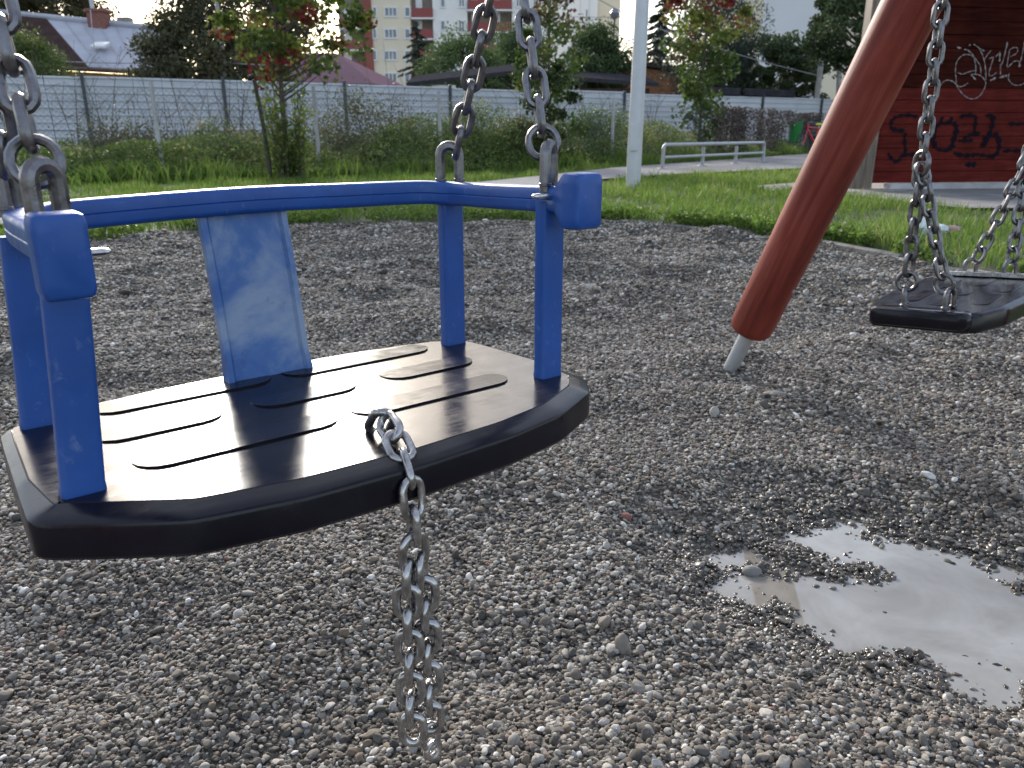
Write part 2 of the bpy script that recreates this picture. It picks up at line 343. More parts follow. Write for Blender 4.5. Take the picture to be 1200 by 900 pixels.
M = dict(
    rubber=seat_material(), blue=blue_material("blue_plastic", False), blue_worn=blue_material("worn_blue_plastic", True),
    chain=steel_material("dull_galvanised_steel", (0.20, 0.19, 0.195), 0.34), shiny=steel_material("bright_steel", (0.44, 0.42, 0.41), 0.22, 0.15),
    pin=steel_material("polished_steel", (0.75, 0.74, 0.72), 0.25, 0.05),
    log=wood_material("red_stained_log", (0.100, 0.018, 0.012), (0.200, 0.037, 0.025), (0.30, 0.082, 0.058), spec=0.2),
    galv=mat("galvanised_tube", (0.42, 0.43, 0.44), 0.45, 0.5, 0.12, 20, 0.1), lamp=mat("painted_grey_post", (0.50, 0.50, 0.52), 0.4, 0.3, 0.08, 6),
    pebble=pebble_material(), ground=ground_material(), water=water_material(),
    kerb=mat("kerb_concrete", (0.15, 0.14, 0.125), 0.95, 0, 0.45, 14, 0.8, 60), asphalt=mat("path_asphalt", (0.16, 0.155, 0.16), 0.9, 0, 0.2, 4, 0.3, 200),
    slab=mat("dusty_concrete", (0.20, 0.19, 0.185), 0.9, 0, 0.3, 3, 0.3, 120), sand=mat("trodden_sandy_gravel", (0.28, 0.25, 0.23), 0.95, 0, 0.3, 6, 0.4, 90),
    panel=mat("coated_sheet_metal", (0.50, 0.50, 0.525), 0.5, 0.0, 0.10, 1.2), darkpost=mat("dark_fence_post", (0.05, 0.06, 0.062), 0.5, 0.2, 0.2, 6),
    wire=mat("weathered_wire", (0.13, 0.13, 0.135), 0.6, 0.3, 0.3, 5), stake=mat("pale_fence_stake", (0.42, 0.40, 0.40), 0.75, 0, 0.2, 8),
    bark=mat("bark", (0.10, 0.08, 0.06), 0.9, 0, 0.35, 14, 0.6, 40), darkwood=mat("dark_stake_wood", (0.06, 0.05, 0.042), 0.85, 0, 0.3, 12),
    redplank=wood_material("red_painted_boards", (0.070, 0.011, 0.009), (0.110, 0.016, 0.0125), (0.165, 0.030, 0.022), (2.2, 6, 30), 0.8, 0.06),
    darkplank=wood_material("dark_boards", (0.024, 0.006, 0.005), (0.045, 0.010, 0.007), (0.080, 0.018, 0.012), (2.2, 6, 30), 0.9, 0.03),
    oldpost=wood_material("weathered_post_wood", (0.10, 0.075, 0.055), (0.19, 0.145, 0.11), (0.28, 0.23, 0.18)),
    white_spray=mat("white_spray_paint", (0.30, 0.26, 0.25), 0.8, 0, 0.5, 30), black_spray=mat("black_spray_paint", (0.012, 0.011, 0.016), 1.0, spec=0.0),
    beam_white=mat("whitewashed_beam", (0.40, 0.39, 0.38), 0.85, 0, 0.25, 5),
    green_bin=mat("green_plastic", (0.02, 0.20, 0.045), 0.45), grey_metal=mat("dark_grey_metal", (0.08, 0.08, 0.085), 0.5, 0.4), concrete=mat("rough_concrete", (0.27, 0.26, 0.24), 0.9, 0, 0.2, 7),
    bench_slat=mat("dark_bench_wood", (0.045, 0.045, 0.055), 0.6), red_paint=mat("red_frame_paint", (0.55, 0.02, 0.02), 0.3), tyre=mat("tyre_rubber", (0.02, 0.02, 0.02), 0.8), yellow=mat("yellow_green_cover", (0.45, 0.55, 0.03), 0.6),
    cream=mat("cream_render", (0.74, 0.63, 0.49), 0.9, 0, 0.06, 0.3), white=mat("white_render", (0.80, 0.77, 0.74), 0.9, 0, 0.05, 0.3), beige=mat("beige_render", (0.74, 0.63, 0.47), 0.9, 0, 0.05, 0.2), greyr=mat("grey_lilac_render", (0.68, 0.65, 0.645), 0.9, 0, 0.04, 0.2),
    brickred=mat("brick_red_render", (0.26, 0.08, 0.06), 0.9, 0, 0.1, 0.5), balc=mat("red_balcony_panel", (0.27, 0.07, 0.065), 0.8), frame=mat("white_window_frame", (0.72, 0.71, 0.70), 0.5),
    glass=mat("window_glass", (0.20, 0.20, 0.23), 0.12, 0, 0.3, 0.8), shade=mat("shaded_loggia_plaster", (0.22, 0.18, 0.15), 0.9),  # loggia plaster coloured dark to stand for the shade inside the recess
    roof_grey=mat("grey_sheet_roof", (0.40, 0.40, 0.44), 0.9, 0.0, 0.1, 1.0, spec=0.15), roof_brown=mat("brown_corrugated_roof", (0.085, 0.055, 0.05), 0.9, 0, 0.25, 3, spec=0.0), roof_plum=mat("plum_metal_roof", (0.20, 0.125, 0.145), 0.95, 0, 0.06, 0.6, spec=0.0),
    brick=mat("chimney_brick", (0.22, 0.09, 0.07), 0.9, 0, 0.3, 14), ochre=mat("ochre_render", (0.40, 0.22, 0.07), 0.9, 0, 0.1, 2), orange=mat("orange_render", (0.42, 0.19, 0.09), 0.9, 0, 0.1, 2), gutter=mat("dark_gutter", (0.07, 0.035, 0.03), 0.6),
    shed_roof=mat("dark_shed_roof", (0.045, 0.042, 0.048), 1.0, 0, 0.3, 4, spec=0.0), shed_wall=mat("dark_shed_wall", (0.05, 0.03, 0.025), 0.9), green_roof=mat("green_sheet_roof", (0.02, 0.16, 0.09), 0.6),
    bag=mat("crumpled_plastic_film", (0.62, 0.66, 0.66), 0.3), bag_red=mat("printed_red_film", (0.42, 0.24, 0.23), 0.4), cable=mat("overhead_cable_sheath", (0.30, 0.30, 0.31), 0.7), pole=mat("concrete_pole", (0.33, 0.31, 0.29), 0.9, 0, 0.15, 4),
    white_stone=mat("white_stone", (0.55, 0.54, 0.52), 0.6), flat_stone=mat("pale_flat_stone", (0.19, 0.18, 0.16), 0.8, 0, 0.25, 20, 0.3),
)
G_GRASS = leaf_mat("grass_blades", [(0, (0.050, 0.066, 0.014)), (0.35, (0.072, 0.125, 0.020)), (0.7, (0.115, 0.18, 0.034)), (0.92, (0.19, 0.23, 0.06)), (1, (0.27, 0.24, 0.10))], 0.48, gain=1.3)
G_WEED = leaf_mat("weed_leaves", [(0, (0.030, 0.040, 0.014)), (0.4, (0.050, 0.082, 0.020)), (0.75, (0.085, 0.12, 0.03)), (0.92, (0.15, 0.16, 0.05)), (1, (0.20, 0.16, 0.09))], 0.3, gain=1.75)
G_BUSH = leaf_mat("dark_shrub_leaves", [(0, (0.030, 0.028, 0.020)), (0.45, (0.052, 0.054, 0.026)), (0.8, (0.085, 0.088, 0.032)), (1, (0.17, 0.16, 0.05))], 0.25, gain=1.7)
G_MAPLE = leaf_mat("maple_leaves", [(0, (0.045, 0.075, 0.015)), (0.3, (0.085, 0.135, 0.025)), (0.52, (0.19, 0.22, 0.045)), (0.6, (0.11, 0.06, 0.025)), (0.74, (0.16, 0.028, 0.022)), (1, (0.26, 0.022, 0.035))], 0.42)
G_RUST = leaf_mat("rusty_leaves", [(0, (0.035, 0.060, 0.015)), (0.35, (0.065, 0.105, 0.022)), (0.55, (0.14, 0.16, 0.035)), (0.68, (0.075, 0.045, 0.03)), (1, (0.115, 0.042, 0.034))], 0.35)
G_DARK = leaf_mat("dark_foliage", [(0, (0.014, 0.021, 0.010)), (0.5, (0.028, 0.042, 0.016)), (1, (0.055, 0.072, 0.028))], 0.2, gain=1.9)
G_BROWNISH = leaf_mat("olive_brown_foliage", [(0, (0.020, 0.021, 0.012)), (0.5, (0.042, 0.042, 0.020)), (0.9, (0.075, 0.068, 0.03)), (1, (0.12, 0.085, 0.045))], 0.25, gain=2.0)
G_MID = leaf_mat("mid_green_foliage", [(0, (0.022, 0.036, 0.013)), (0.5, (0.045, 0.072, 0.024)), (1, (0.085, 0.12, 0.04))], 0.28, gain=1.7)
G_SPRUCE = leaf_mat("spruce_needles", [(0, (0.014, 0.021, 0.016)), (0.5, (0.026, 0.038, 0.027)), (1, (0.05, 0.066, 0.044))], 0.15, gain=1.60)
G_THUJA = leaf_mat("thuja_sprays", [(0, (0.022, 0.036, 0.012)), (0.5, (0.052, 0.080, 0.022)), (1, (0.12, 0.14, 0.035))], 0.25, gain=1.40)
G_DRY = leaf_mat("dry_creeper_leaves", [(0, (0.030, 0.024, 0.022)), (0.5, (0.055, 0.043, 0.038)), (1, (0.10, 0.08, 0.065))], 0.2, gain=1.30)

# ================================================================== THE SETTING
def spaced(lo, hi, step, out, k=1.22):
    a = list(np.arange(lo, hi + 1e-6, step)); s = step; x = hi
    while x < out: s *= k; x += s; a.append(x)
    s = step; x = lo; b = []
    while x > -out: s *= k; x -= s; b.append(x)
    return np.array(b[::-1] + a)
def build_ground():
    xs = spaced(-3.6, 3.9, 0.026, 400); ys = spaced(0.2, 6.6, 0.026, 500)
    X, Y = np.meshgrid(xs, ys); Z = ground_h(X, Y); nx, ny = len(xs), len(ys)
    V = np.stack([X, Y, Z], -1).reshape(-1, 3)
    i = np.arange(nx * ny).reshape(ny, nx)
    q = np.stack([i[:-1, :-1], i[:-1, 1:], i[1:, 1:], i[1:, :-1]], -1).reshape(-1, 4)
    o = raw_mesh("ground", V, q, M["ground"], None, None, True)
    g = poly_sd(X.ravel(), Y.ravel(), GRAVEL) + 0.25 * noise(X.ravel() / 0.12, Y.ravel() / 0.12, 21)
    a = o.data.attributes.new("zone", 'FLOAT', 'POINT'); a.data.foreach_set("value", np.clip(g / 0.15 + .5, 0, 1).astype(np.float32))
    tag(o, "grey gravel bed and earth of the playground", "ground", None, "structure")
build_ground()

def sheet(name, pts, z, m, label, cat):
    o = MB().poly([(p[0], p[1], z) for p in pts]).build(name, m, None, smooth=False)
    return tag(o, label, cat, None, "structure")
pw = [(0.20, 0.90), (0.34, 0.80), (0.62, 0.66), (1.5, 0.55), (1.75, 0.95), (1.2, 1.25), (0.85, 1.36), (0.45, 1.42), (0.24, 1.25)]
sheet("puddle_water", pw, ZW, M["water"], "murky puddle standing in the gravel", "puddle")
PATH = ([(-26.0, -1.5)] + [tuple(on_z(px, py, .046)[:2]) for px, py in ((-260, 268), (-100, 260), (100, 248), (300, 234), (420, 225), (574, 212))] + [(1.95, 15.3), (9.6, 26.2), (36, 56), (40, 52), (13.0, 23.0), (5.6, 15.2), (2.73, 12.9), (1.27, 11.35)]
        + [tuple(on_z(px, py, .046)[:2]) for px, py in ((620, 221), (420, 235), (300, 243), (100, 256), (-100, 269), (-260, 278))] + [(-25.4, -2.6)])
sheet("path", PATH, 0.046, M["asphalt"], "grey asphalt footpath crossing the grass", "path")
SLAB = [(3.4, 9.0), (3.9, 6.9), (9.0, 6.9), (9.0, 11.5), (4.6, 10.6), (4.3, 9.9)]
sheet("shelter_floor", SLAB, 0.040, M["slab"], "dusty grey concrete floor in front of the red wall", "floor")
SAND = [(2.85, 9.0), (3.5, 8.75), (4.4, 8.9), (5.9, 12.6), (6.4, 14.6), (5.6, 14.4), (4.6, 12.4), (3.8, 10.6), (3.0, 9.9)]
sheet("bare_earth", SAND, 0.0435, M["sand"], "pale trodden earth beside the wooden wall", "ground")

# kerb stones round the gravel bed: low, half sunk
kb = MB()
kp = np.array(GRAVEL[8:-1]); random.seed(3)
for i in range(len(kp) - 1):
    a, b = kp[i], kp[i + 1]; L = np.linalg.norm(b - a); n = max(1, int(round(L / 0.5)))
    for j in range(n):
        p = a + (b - a) * (j + .5) / n; ang = math.atan2(b[1] - a[1], b[0] - a[0]) + random.uniform(-.03, .03)
        c, s = math.cos(ang), math.sin(ang); nrm = np.array([-s, c]) * -1
        kb.box((p[0] - nrm[0] * 0.0, p[1], -.022 + random.uniform(-.020, .012)), (L / n - .012, 0.055, 0.075), [[c, -s, 0], [s, c, 0], [0, 0, 1]], 0.01)
tag(kb.build("kerb", M["kerb"], None), "low half sunk concrete edging stones round the gravel", "kerb", None, "structure")

# ------------------------------------------------------------------ gravel: pebbles scattered as instances
def scatter_pebbles():
    pts = []; scl = []
    def ring(r0, r1, th, dens, size, k):
        n = int(dens * th * 2 * (r1 * r1 - r0 * r0) / 2); r = np.sqrt(rng.uniform(r0 * r0, r1 * r1, n)); a = rng.uniform(-th, th, n)
        return np.stack([r * np.sin(a), r * np.cos(a)], -1), np.full(n, size)
    e = [0.42, 1.2, 1.9, 2.6, 3.3, 4.0, 4.8, 5.6, 6.6]
    dn = [58000, 43000, 30000, 21000, 15000, 11500, 8800, 6800]
    sz = [.0031, .0034, .0039, .0045, .0052, .0058, .0066, .0074]
    for i in range(8):
        p, s = ring(e[i], e[i + 1], R(50 if i < 2 else 44), dn[i], sz[i], i); pts.append(p); scl.append(s)
    P = np.concatenate(pts); S = np.concatenate(scl)
    k = poly_sd(P[:, 0], P[:, 1], GRAVEL) < 0.015 + 0.08 * noise(P[:, 0] / .15, P[:, 1] / .15, 31)
    P, S = P[k], S[k]; n = len(P)
    S = S * np.exp(rng.normal(0, 0.27, n)) * (1 + 0.25 * noise(P[:, 0] / .4, P[:, 1] / .4, 32))
    big = rng.random(n) < 0.004; S[big] *= 1.9
    h = ground_h(P[:, 0], P[:, 1]); z = h + rng.uniform(-0.35, 0.95, n) * S
    d = poly_sd(P[:, 0], P[:, 1], PUDDLE); wet = np.clip(1.15 - (h - ZW) / 0.040, 0, 1) * np.exp(-np.maximum(d, 0) / 0.35)
    keep = (z > ZW - 0.008) | (d > 0.12)
    P, S, z, wet = P[keep], S[keep], z[keep], wet[keep]; n = len(P)
    V = np.column_stack([P, z])
    me = bpy.data.meshes.new("gravel"); me.vertices.add(n); me.vertices.foreach_set("co", V.astype(np.float32).ravel())
    def attr(nm, ty, val, key="value"):
        a = me.attributes.new(nm, ty, 'POINT'); a.data.foreach_set(key, np.ascontiguousarray(val).ravel())
    asp = np.column_stack([rng.uniform(0.85, 1.4, n), rng.uniform(0.75, 1.05, n), rng.uniform(0.42, 0.8, n)])
    attr("scl", 'FLOAT_VECTOR', (asp * S[:, None]).astype(np.float32), "vector")
    rot = np.column_stack([rng.normal(0, .38, n), rng.normal(0, .38, n), rng.uniform(0, 6.28, n)])
    attr("rot", 'FLOAT_VECTOR', rot.astype(np.float32), "vector")
    tint = np.clip(rng.beta(1.45, 1.7, n) + 0.10 * noise(P[:, 0] / .5, P[:, 1] / .5, 33), 0, 0.965)
    sp = rng.random(n); tint = np.where(sp < 0.012, rng.uniform(0.975, 0.99, n), np.where(sp < 0.028, 1.0, tint))
    attr("tint", 'FLOAT', tint.astype(np.float32)); attr("wet", 'FLOAT', wet.astype(np.float32))
    attr("idx", 'INT', rng.integers(0, 5, n).astype(np.int32))
    me.materials.append(M["pebble"])
    o = bpy.data.objects.new("gravel", me); COL.objects.link(o)
    tag(o, "loose grey river pebbles covering the playground", "gravel", None, "stuff")
    g = bpy.data.node_groups.new("pebble_scatter", 'GeometryNodeTree')
    g.interface.new_socket("Geometry", in_out='INPUT', socket_type='NodeSocketGeometry'); g.interface.new_socket("Geometry", in_out='OUTPUT', socket_type='NodeSocketGeometry')
    N, L = g.nodes, g.links
    gi, go = N.new("NodeGroupInput"), N.new("NodeGroupOutput"); jn = N.new("GeometryNodeJoinGeometry")
    for k in range(5):
        ic = N.new("GeometryNodeMeshIcoSphere"); ic.inputs["Radius"].default_value = 1; ic.inputs["Subdivisions"].default_value = 3 if k < 5 else 2
        sp_ = N.new("GeometryNodeSetPosition"); tx = N.new("ShaderNodeTexNoise"); tx.noise_dimensions = '4D'
        tx.inputs["W"].default_value = 3.7 * k + 1; tx.inputs["Scale"].default_value = 0.75; tx.inputs["Detail"].default_value = 1.5
        sub = N.new("ShaderNodeVectorMath"); sub.operation = 'SUBTRACT'; sub.inputs[1].default_value = (.5, .5, .5)
        sc_ = N.new("ShaderNodeVectorMath"); sc_.operation = 'SCALE'; sc_.inputs["Scale"].default_value = 1.25
        L.new(tx.outputs["Color"], sub.inputs[0]); L.new(sub.outputs[0], sc_.inputs[0]); L.new(ic.outputs["Mesh"], sp_.inputs["Geometry"]); L.new(sc_.outputs[0], sp_.inputs["Offset"])
        ss = N.new("GeometryNodeSetShadeSmooth"); L.new(sp_.outputs[0], ss.inputs[0])
        sm = N.new("GeometryNodeSetMaterial"); sm.inputs["Material"].default_value = M["pebble"]; L.new(ss.outputs[0], sm.inputs[0])
        gt = N.new("GeometryNodeGeometryToInstance"); L.new(sm.outputs[0], gt.inputs[0]); L.new(gt.outputs[0], jn.inputs[0])
    io = N.new("GeometryNodeInstanceOnPoints"); io.inputs["Pick Instance"].default_value = True
    def named(nm, ty):
        a = N.new("GeometryNodeInputNamedAttribute"); a.data_type = ty; a.inputs["Name"].default_value = nm; return a.outputs["Attribute"]
    er = N.new("FunctionNodeEulerToRotation"); L.new(named("rot", 'FLOAT_VECTOR'), er.inputs[0])
    L.new(gi.outputs[0], io.inputs["Points"]); L.new(jn.outputs[0], io.inputs["Instance"]); L.new(named("idx", 'INT'), io.inputs["Instance Index"])
    L.new(er.outputs[0], io.inputs["Rotation"]); L.new(named("scl", 'FLOAT_VECTOR'), io.inputs["Scale"]); L.new(io.outputs[0], go.inputs[0])
    md = o.modifiers.new("scatter", 'NODES'); md.node_group = g
    print("pebbles", n)
scatter_pebbles()

# ------------------------------------------------------------------ leaves, blades
def rand_dirs(n, up=0.0):
    v = rng.normal(0, 1, (n, 3)); v[:, 2] += up; return v / np.linalg.norm(v, axis=1, keepdims=True)
def leaf_geo(C, L, W, up=0.3, droop=None):
    """diamond leaves with a fold: 4 verts + 2 quads-as-tris kept as one quad"""
    n = len(C); d = rand_dirs(n) if droop is None else droop + rng.normal(0, .25, (n, 3)); d /= np.linalg.norm(d, axis=1, keepdims=True)
    N = rand_dirs(n, up); s = np.cross(d, N); s /= np.linalg.norm(s, axis=1, keepdims=True) + 1e-9; N = np.cross(s, d)
    L = np.broadcast_to(L, (n,))[:, None] * rng.uniform(.7, 1.3, (n, 1)); W = np.broadcast_to(W, (n,))[:, None] * rng.uniform(.7, 1.3, (n, 1))
    V = np.stack([C - d * L * .5, C + s * W * .5 + N * W * .15, C + d * L * .5, C - s * W * .5 + N * W * .15], 1).reshape(-1, 3)
    return V, np.arange(n * 4).reshape(n, 4)
def blades(name, P, H, W, m, label, cat, tint, lean=0.45):
    """grass blades: two quads each (the tip quad narrows to almost nothing)"""
    n = len(P); a = rng.uniform(0, 6.283, n); s = np.stack([np.cos(a), np.sin(a), np.zeros(n)], -1)
    b = rng.uniform(0, 6.283, n); l = np.stack([np.cos(b), np.sin(b), np.zeros(n)], -1) * (H * lean * rng.uniform(.1, 1.5, n))[:, None]
    up = np.array([0, 0, 1.0]); H_ = H[:, None]; W_ = np.broadcast_to(W, (n,))[:, None]
    m1 = P + up * H_ * .55 + l * .35; t = P + up * H_ * .95 + l
    V = np.stack([P - s * W_ * .5, P + s * W_ * .5, m1 + s * W_ * .42, m1 - s * W_ * .42, t + s * W_ * .06, t - s * W_ * .06], 1).reshape(-1, 3)
    k = np.arange(n)[:, None] * 6; q = np.concatenate([k + np.array([[0, 1, 2, 3]]), k + np.array([[3, 2, 4, 5]])], 0)
    o = raw_mesh(name, V, q, m, np.repeat(tint, 6)); return tag(o, label, cat, None, "stuff")
def in_view(P, margin=0.12):
    return np.abs(P[:, 0]) < (0.66 + margin) * P[:, 1] + 1.0
def poly_sds(P, polys): return np.min([poly_sd(P[:, 0], P[:, 1], q) for q in polys], axis=0)
WIRE = np.array([(-13.0, 8.5), (-5.05, 11.7), (-3.15, 13.0), (-1.27, 14.5), (2.1, 17.2), (5.7, 21.6), (7.6, 24.6), (10.6, 29.2), (14.5, 34.0)])
def wire_y(x): return np.interp(x, WIRE[:, 0], WIRE[:, 1])
PF0, PF1 = np.array([-18.5, 16.3]) - np.array([44.5, 25.1]) * .45, np.array([26.0, 41.4])   # line of the sheet metal fence
def panel_y(x): return PF0[1] + (x - PF0[0]) * (PF1[1] - PF0[1]) / (PF1[0] - PF0[0])

def grass():
    # lawn between the gravel and the path, and the verge beyond it
    n = 740000; r = np.sqrt(rng.uniform(3.0 ** 2, 24 ** 2, n)); a = rng.uniform(-1.02, 1.02, n); P = np.stack([r * np.sin(a), r * np.cos(a)], -1)
    keep = rng.random(n) < np.clip((7.5 / r) ** 1.1, 0.13, 1) ; P = P[keep]
    g = poly_sd(P[:, 0], P[:, 1], GRAVEL); d = poly_sds(P, [PATH, SLAB, SAND])
    clump = noise(P[:, 0] / .35, P[:, 1] / .35, 41) + .6 * noise(P[:, 0] / .12, P[:, 1] / .12, 42)
    ok = (g > 0.03 + .10 * np.maximum(clump, -.3)) & (d > 0.02 + .12 * clump) & (P[:, 1] < wire_y(P[:, 0]) + .5)
    thin = rng.random(len(P)) < np.clip(.75 + .9 * clump, .25, 1); P, clump, g, d = P[ok & thin], clump[ok & thin], g[ok & thin], d[ok & thin]; n = len(P)
    r = np.hypot(P[:, 0], P[:, 1]); lush = noise(P[:, 0] / 1.1, P[:, 1] / 1.1, 43)
    H = np.clip(.075 + .11 * clump + .07 * lush, .025, .22) * rng.uniform(.6, 1.35, n)
    H = np.where(g < .5, H * 1.25 + .02, H)
    W = .0055 * np.clip(r / 6, 1, 3.2)
    z = ground_h(P[:, 0], P[:, 1]) - .01
    tint = np.clip(.45 + .5 * lush + .35 * clump + rng.normal(0, .14, n), 0, .93); dry = rng.random(n) < .03; tint[dry] = 1
    blades("grass", np.column_stack([P, z]), H, W, G_GRASS, "short uneven green grass between the gravel and the path", "grass", tint)
    print("blades", n)
    # low clover and plantain leaves along the gravel edge
    n = 16000; t = rng.random(n) * (len(GRAVEL) - 5) + 2; i = t.astype(int); f = t - i; G = np.array(GRAVEL)
    p = G[i] * (1 - f)[:, None] + G[(i + 1)] * f[:, None]; c = p / (np.linalg.norm(p, axis=1, keepdims=True) + 1e-6)
    off = rng.exponential(.28, n) - .02 + .12 * noise(p[:, 0] / .2, p[:, 1] / .2, 44); p = p + c * off[:, None]
    k = (noise(p[:, 0] / .3, p[:, 1] / .3, 45) > -.15) & (p[:, 1] > 1.5) & (off > 0); p = p[k]; n = len(p)
    C = np.column_stack([p, ground_h(p[:, 0], p[:, 1]) + rng.uniform(.01, .085, n)])
    V, q = leaf_geo(C, .032, .026, 1.4)
    tag(raw_mesh("clover", V, q, G_GRASS, np.repeat(np.clip(rng.normal(.45, .16, n), 0, .85), 4)), "low clover and plantain leaves along the gravel edge", "ground cover", None, "stuff")
grass()

def tube_net(name, segs, m, parent, n=4):
    mb = MB()
    for p, r in segs: mb.tube(p, r, n)
    return mb.build(name, m, parent)

def undergrowth():
    # weeds between the wire fence and the sheet metal fence
    n = 330000; X = rng.uniform(-19, 14, n); t = rng.uniform(-.9, 6.0, n); Y = wire_y(X) + t
    hgt = .62 + .62 * noise(X / 1.6, Y / 1.3, 51) + .45 * noise(X / .5, Y / .5, 52) + .10 * np.clip(t / 3, -.3, 1)
    hgt = hgt * np.interp(X, [-6, -3.2, -1.5], [.62, .72, 1.0]) * np.clip((t + 1.0) / .8, .15, 1) * np.where(X > 4.5, .55, 1.0); hgt = np.maximum(hgt, .12)
    P = np.stack([X, Y], -1); k = in_view(P, .1) & (Y < panel_y(X) - .25) & (rng.random(n) < np.clip(13 / Y, .25, 1) * np.where(t < 2.2, 1, .45)); X, Y, hgt, t = X[k], Y[k], hgt[k], t[k]
    n = len(X); z = hgt * (1 - rng.random(n) ** 1.7 * .9) + ground_h(X, Y)
    k2 = poly_sds(np.stack([X, Y], -1), [PATH]) > .25; X, Y, z, hgt = X[k2], Y[k2], z[k2], hgt[k2]; n = len(X)
    V, q = leaf_geo(np.column_stack([X, Y, z]), .085, .026, .5)
    zone = noise(X / 1.1, Y / 1.1, 53); tint = np.clip(.54 + .85 * zone + rng.normal(0, .17, n), 0, .93)
    tint = np.where(rng.random(n) < .05, rng.uniform(.9, 1, n), tint)
    tag(raw_mesh("undergrowth", V, q, G_WEED, np.repeat(tint, 4)), "tangled green weeds growing along the wire fence", "undergrowth", None, "stuff")
    print("weeds", n)
    # tall fresh blades at the foot of the weeds
    n = 20000; X = rng.uniform(-14, 11, n); Y = wire_y(X) + rng.normal(-.5, .45, n); P = np.stack([X, Y], -1)
    k = (poly_sds(P, [PATH]) > .1) & in_view(P, .1); P = P[k]; n = len(P); ns = noise(P[:, 0] / .6, P[:, 1] / .6, 54)
    H = np.clip(.17 + .34 * ns, .06, .5) * rng.uniform(.6, 1.3, n)
    blades("tall_grass", np.column_stack([P, ground_h(P[:, 0], P[:, 1])]), H, .016, G_GRASS, "tall fresh grass at the foot of the weeds", "grass", np.clip(.5 + .5 * ns + rng.normal(0, .13, n), 0, .92), .6)
    # dry twigs standing against the pale panels
    segs = []
    for i in range(150):
        x = rng.uniform(-12.5, -2.5) if i < 110 else rng.uniform(-2.5, 4); y = wire_y(x) + rng.uniform(.3, 3.2); h = rng.uniform(.9, 2.0)
        p0 = np.array([x, y, 0]); l = rng.normal(0, .22, 2); st = [p0 + np.array([l[0] * f * f, l[1] * f * f, h * f]) for f in (0, .35, .7, 1)]
        segs.append((st, [.008, .006, .004, .002]))
        for j in range(5):
            f = rng.uniform(.35, .95); b = p0 + np.array([l[0] * f * f, l[1] * f * f, h * f]); d = np.array([rng.normal(0, .26), rng.normal(0, .2), rng.uniform(.1, .45)])
            segs.append(([b, b + d * .5 + np.array([0, 0, .03]), b + d], [.004, .003, .0015]))
    tag(tube_net("dry_twigs", segs, M["bark"], None, 3), "thin dry brown twigs in front of the pale fence", "twigs", None, "stuff")
undergrowth()

def bush(name, base, rx, ry, h, n, m, label, cat="shrub", group=None, leaf=(.06, .03), tshift=0.0, k=26):
    T = thing(name, base, label, cat, group); base = np.array(base, float)
    cc = []; segs = []
    for i in range(k):
        a = rng.uniform(0, 6.28); rr = math.sqrt(rng.random()); z = rng.uniform(.25, 1.0)
        e = math.sqrt(max(.05, 1 - (z - .35) ** 2 / .7 ** 2)) if z > .35 else 1
        c = base + np.array([math.cos(a) * rr * rx * e, math.sin(a) * rr * ry * e, z * h * rng.uniform(.78, 1.08)]); cc.append(c)
        segs.append(([base + np.array([math.cos(a) * .05, math.sin(a) * .05, -.02]), base * .5 + c * .5 + np.array([0, 0, .1 * h]), c], [.012, .008, .003]))
    cc = np.array(cc); ii = rng.integers(0, k, n); ct = rng.normal(0, .16, k)
    C = cc[ii] + rng.normal(0, 1, (n, 3)) * np.array([rx, ry, h * .6]) * .24; C[:, 2] = np.maximum(C[:, 2], base[2] + .03)
    V, q = leaf_geo(C, leaf[0], leaf[1], .5)
    raw_mesh("foliage", V, q, m, np.repeat(np.clip(.45 + tshift + ct[ii] + .22 * (C[:, 2] - base[2]) / h + rng.normal(0, .15, n), 0, 1), 4), T)
    tube_net("stem", segs, M["bark"], T, 4)
    return T
GB = "shrubs among the weeds along the fence"
def gz(x, y): return float(ground_h(np.array([x]), np.array([y]))[0])
def bush_px(px, Y, w, h, n, m, label, **kw):
    x = at(px, 180, Y)[0]; return bush("shrub", (x, Y, gz(x, Y)), w, w * .8, h, n, m, label, group=GB, **kw)
bush_px(432, 14.6, .95, 1.15, 5200, G_BUSH, "broad dark brownish shrub with yellow green tips beside the young red leaved tree")
bush_px(560, 15.6, .85, 1.05, 4200, G_WEED, "mid green shrub in front of the fence behind the baby swing chains", tshift=.05)
bush_px(612, 16.0, .75, .85, 3200, G_BUSH, "low dark shrub at the foot of the rusty leaved slim tree")
bush_px(700, 18.0, .9, 1.05, 3800, G_MID, "rounded green shrub just before the pale lamp post", leaf=(.07, .04))
bush_px(760, 19.8, .75, .75, 2600, G_BUSH, "small dark shrub between the lamp post and the steel barrier")
bush_px(150, 13.2, .85, .85, 3000, G_BUSH, "grey brown weed shrub before the leftmost fence posts", tshift=-.1)
bush_px(262, 13.6, .8, .8, 2800, G_WEED, "light green weed shrub left of the young red leaved tree", tshift=.1)

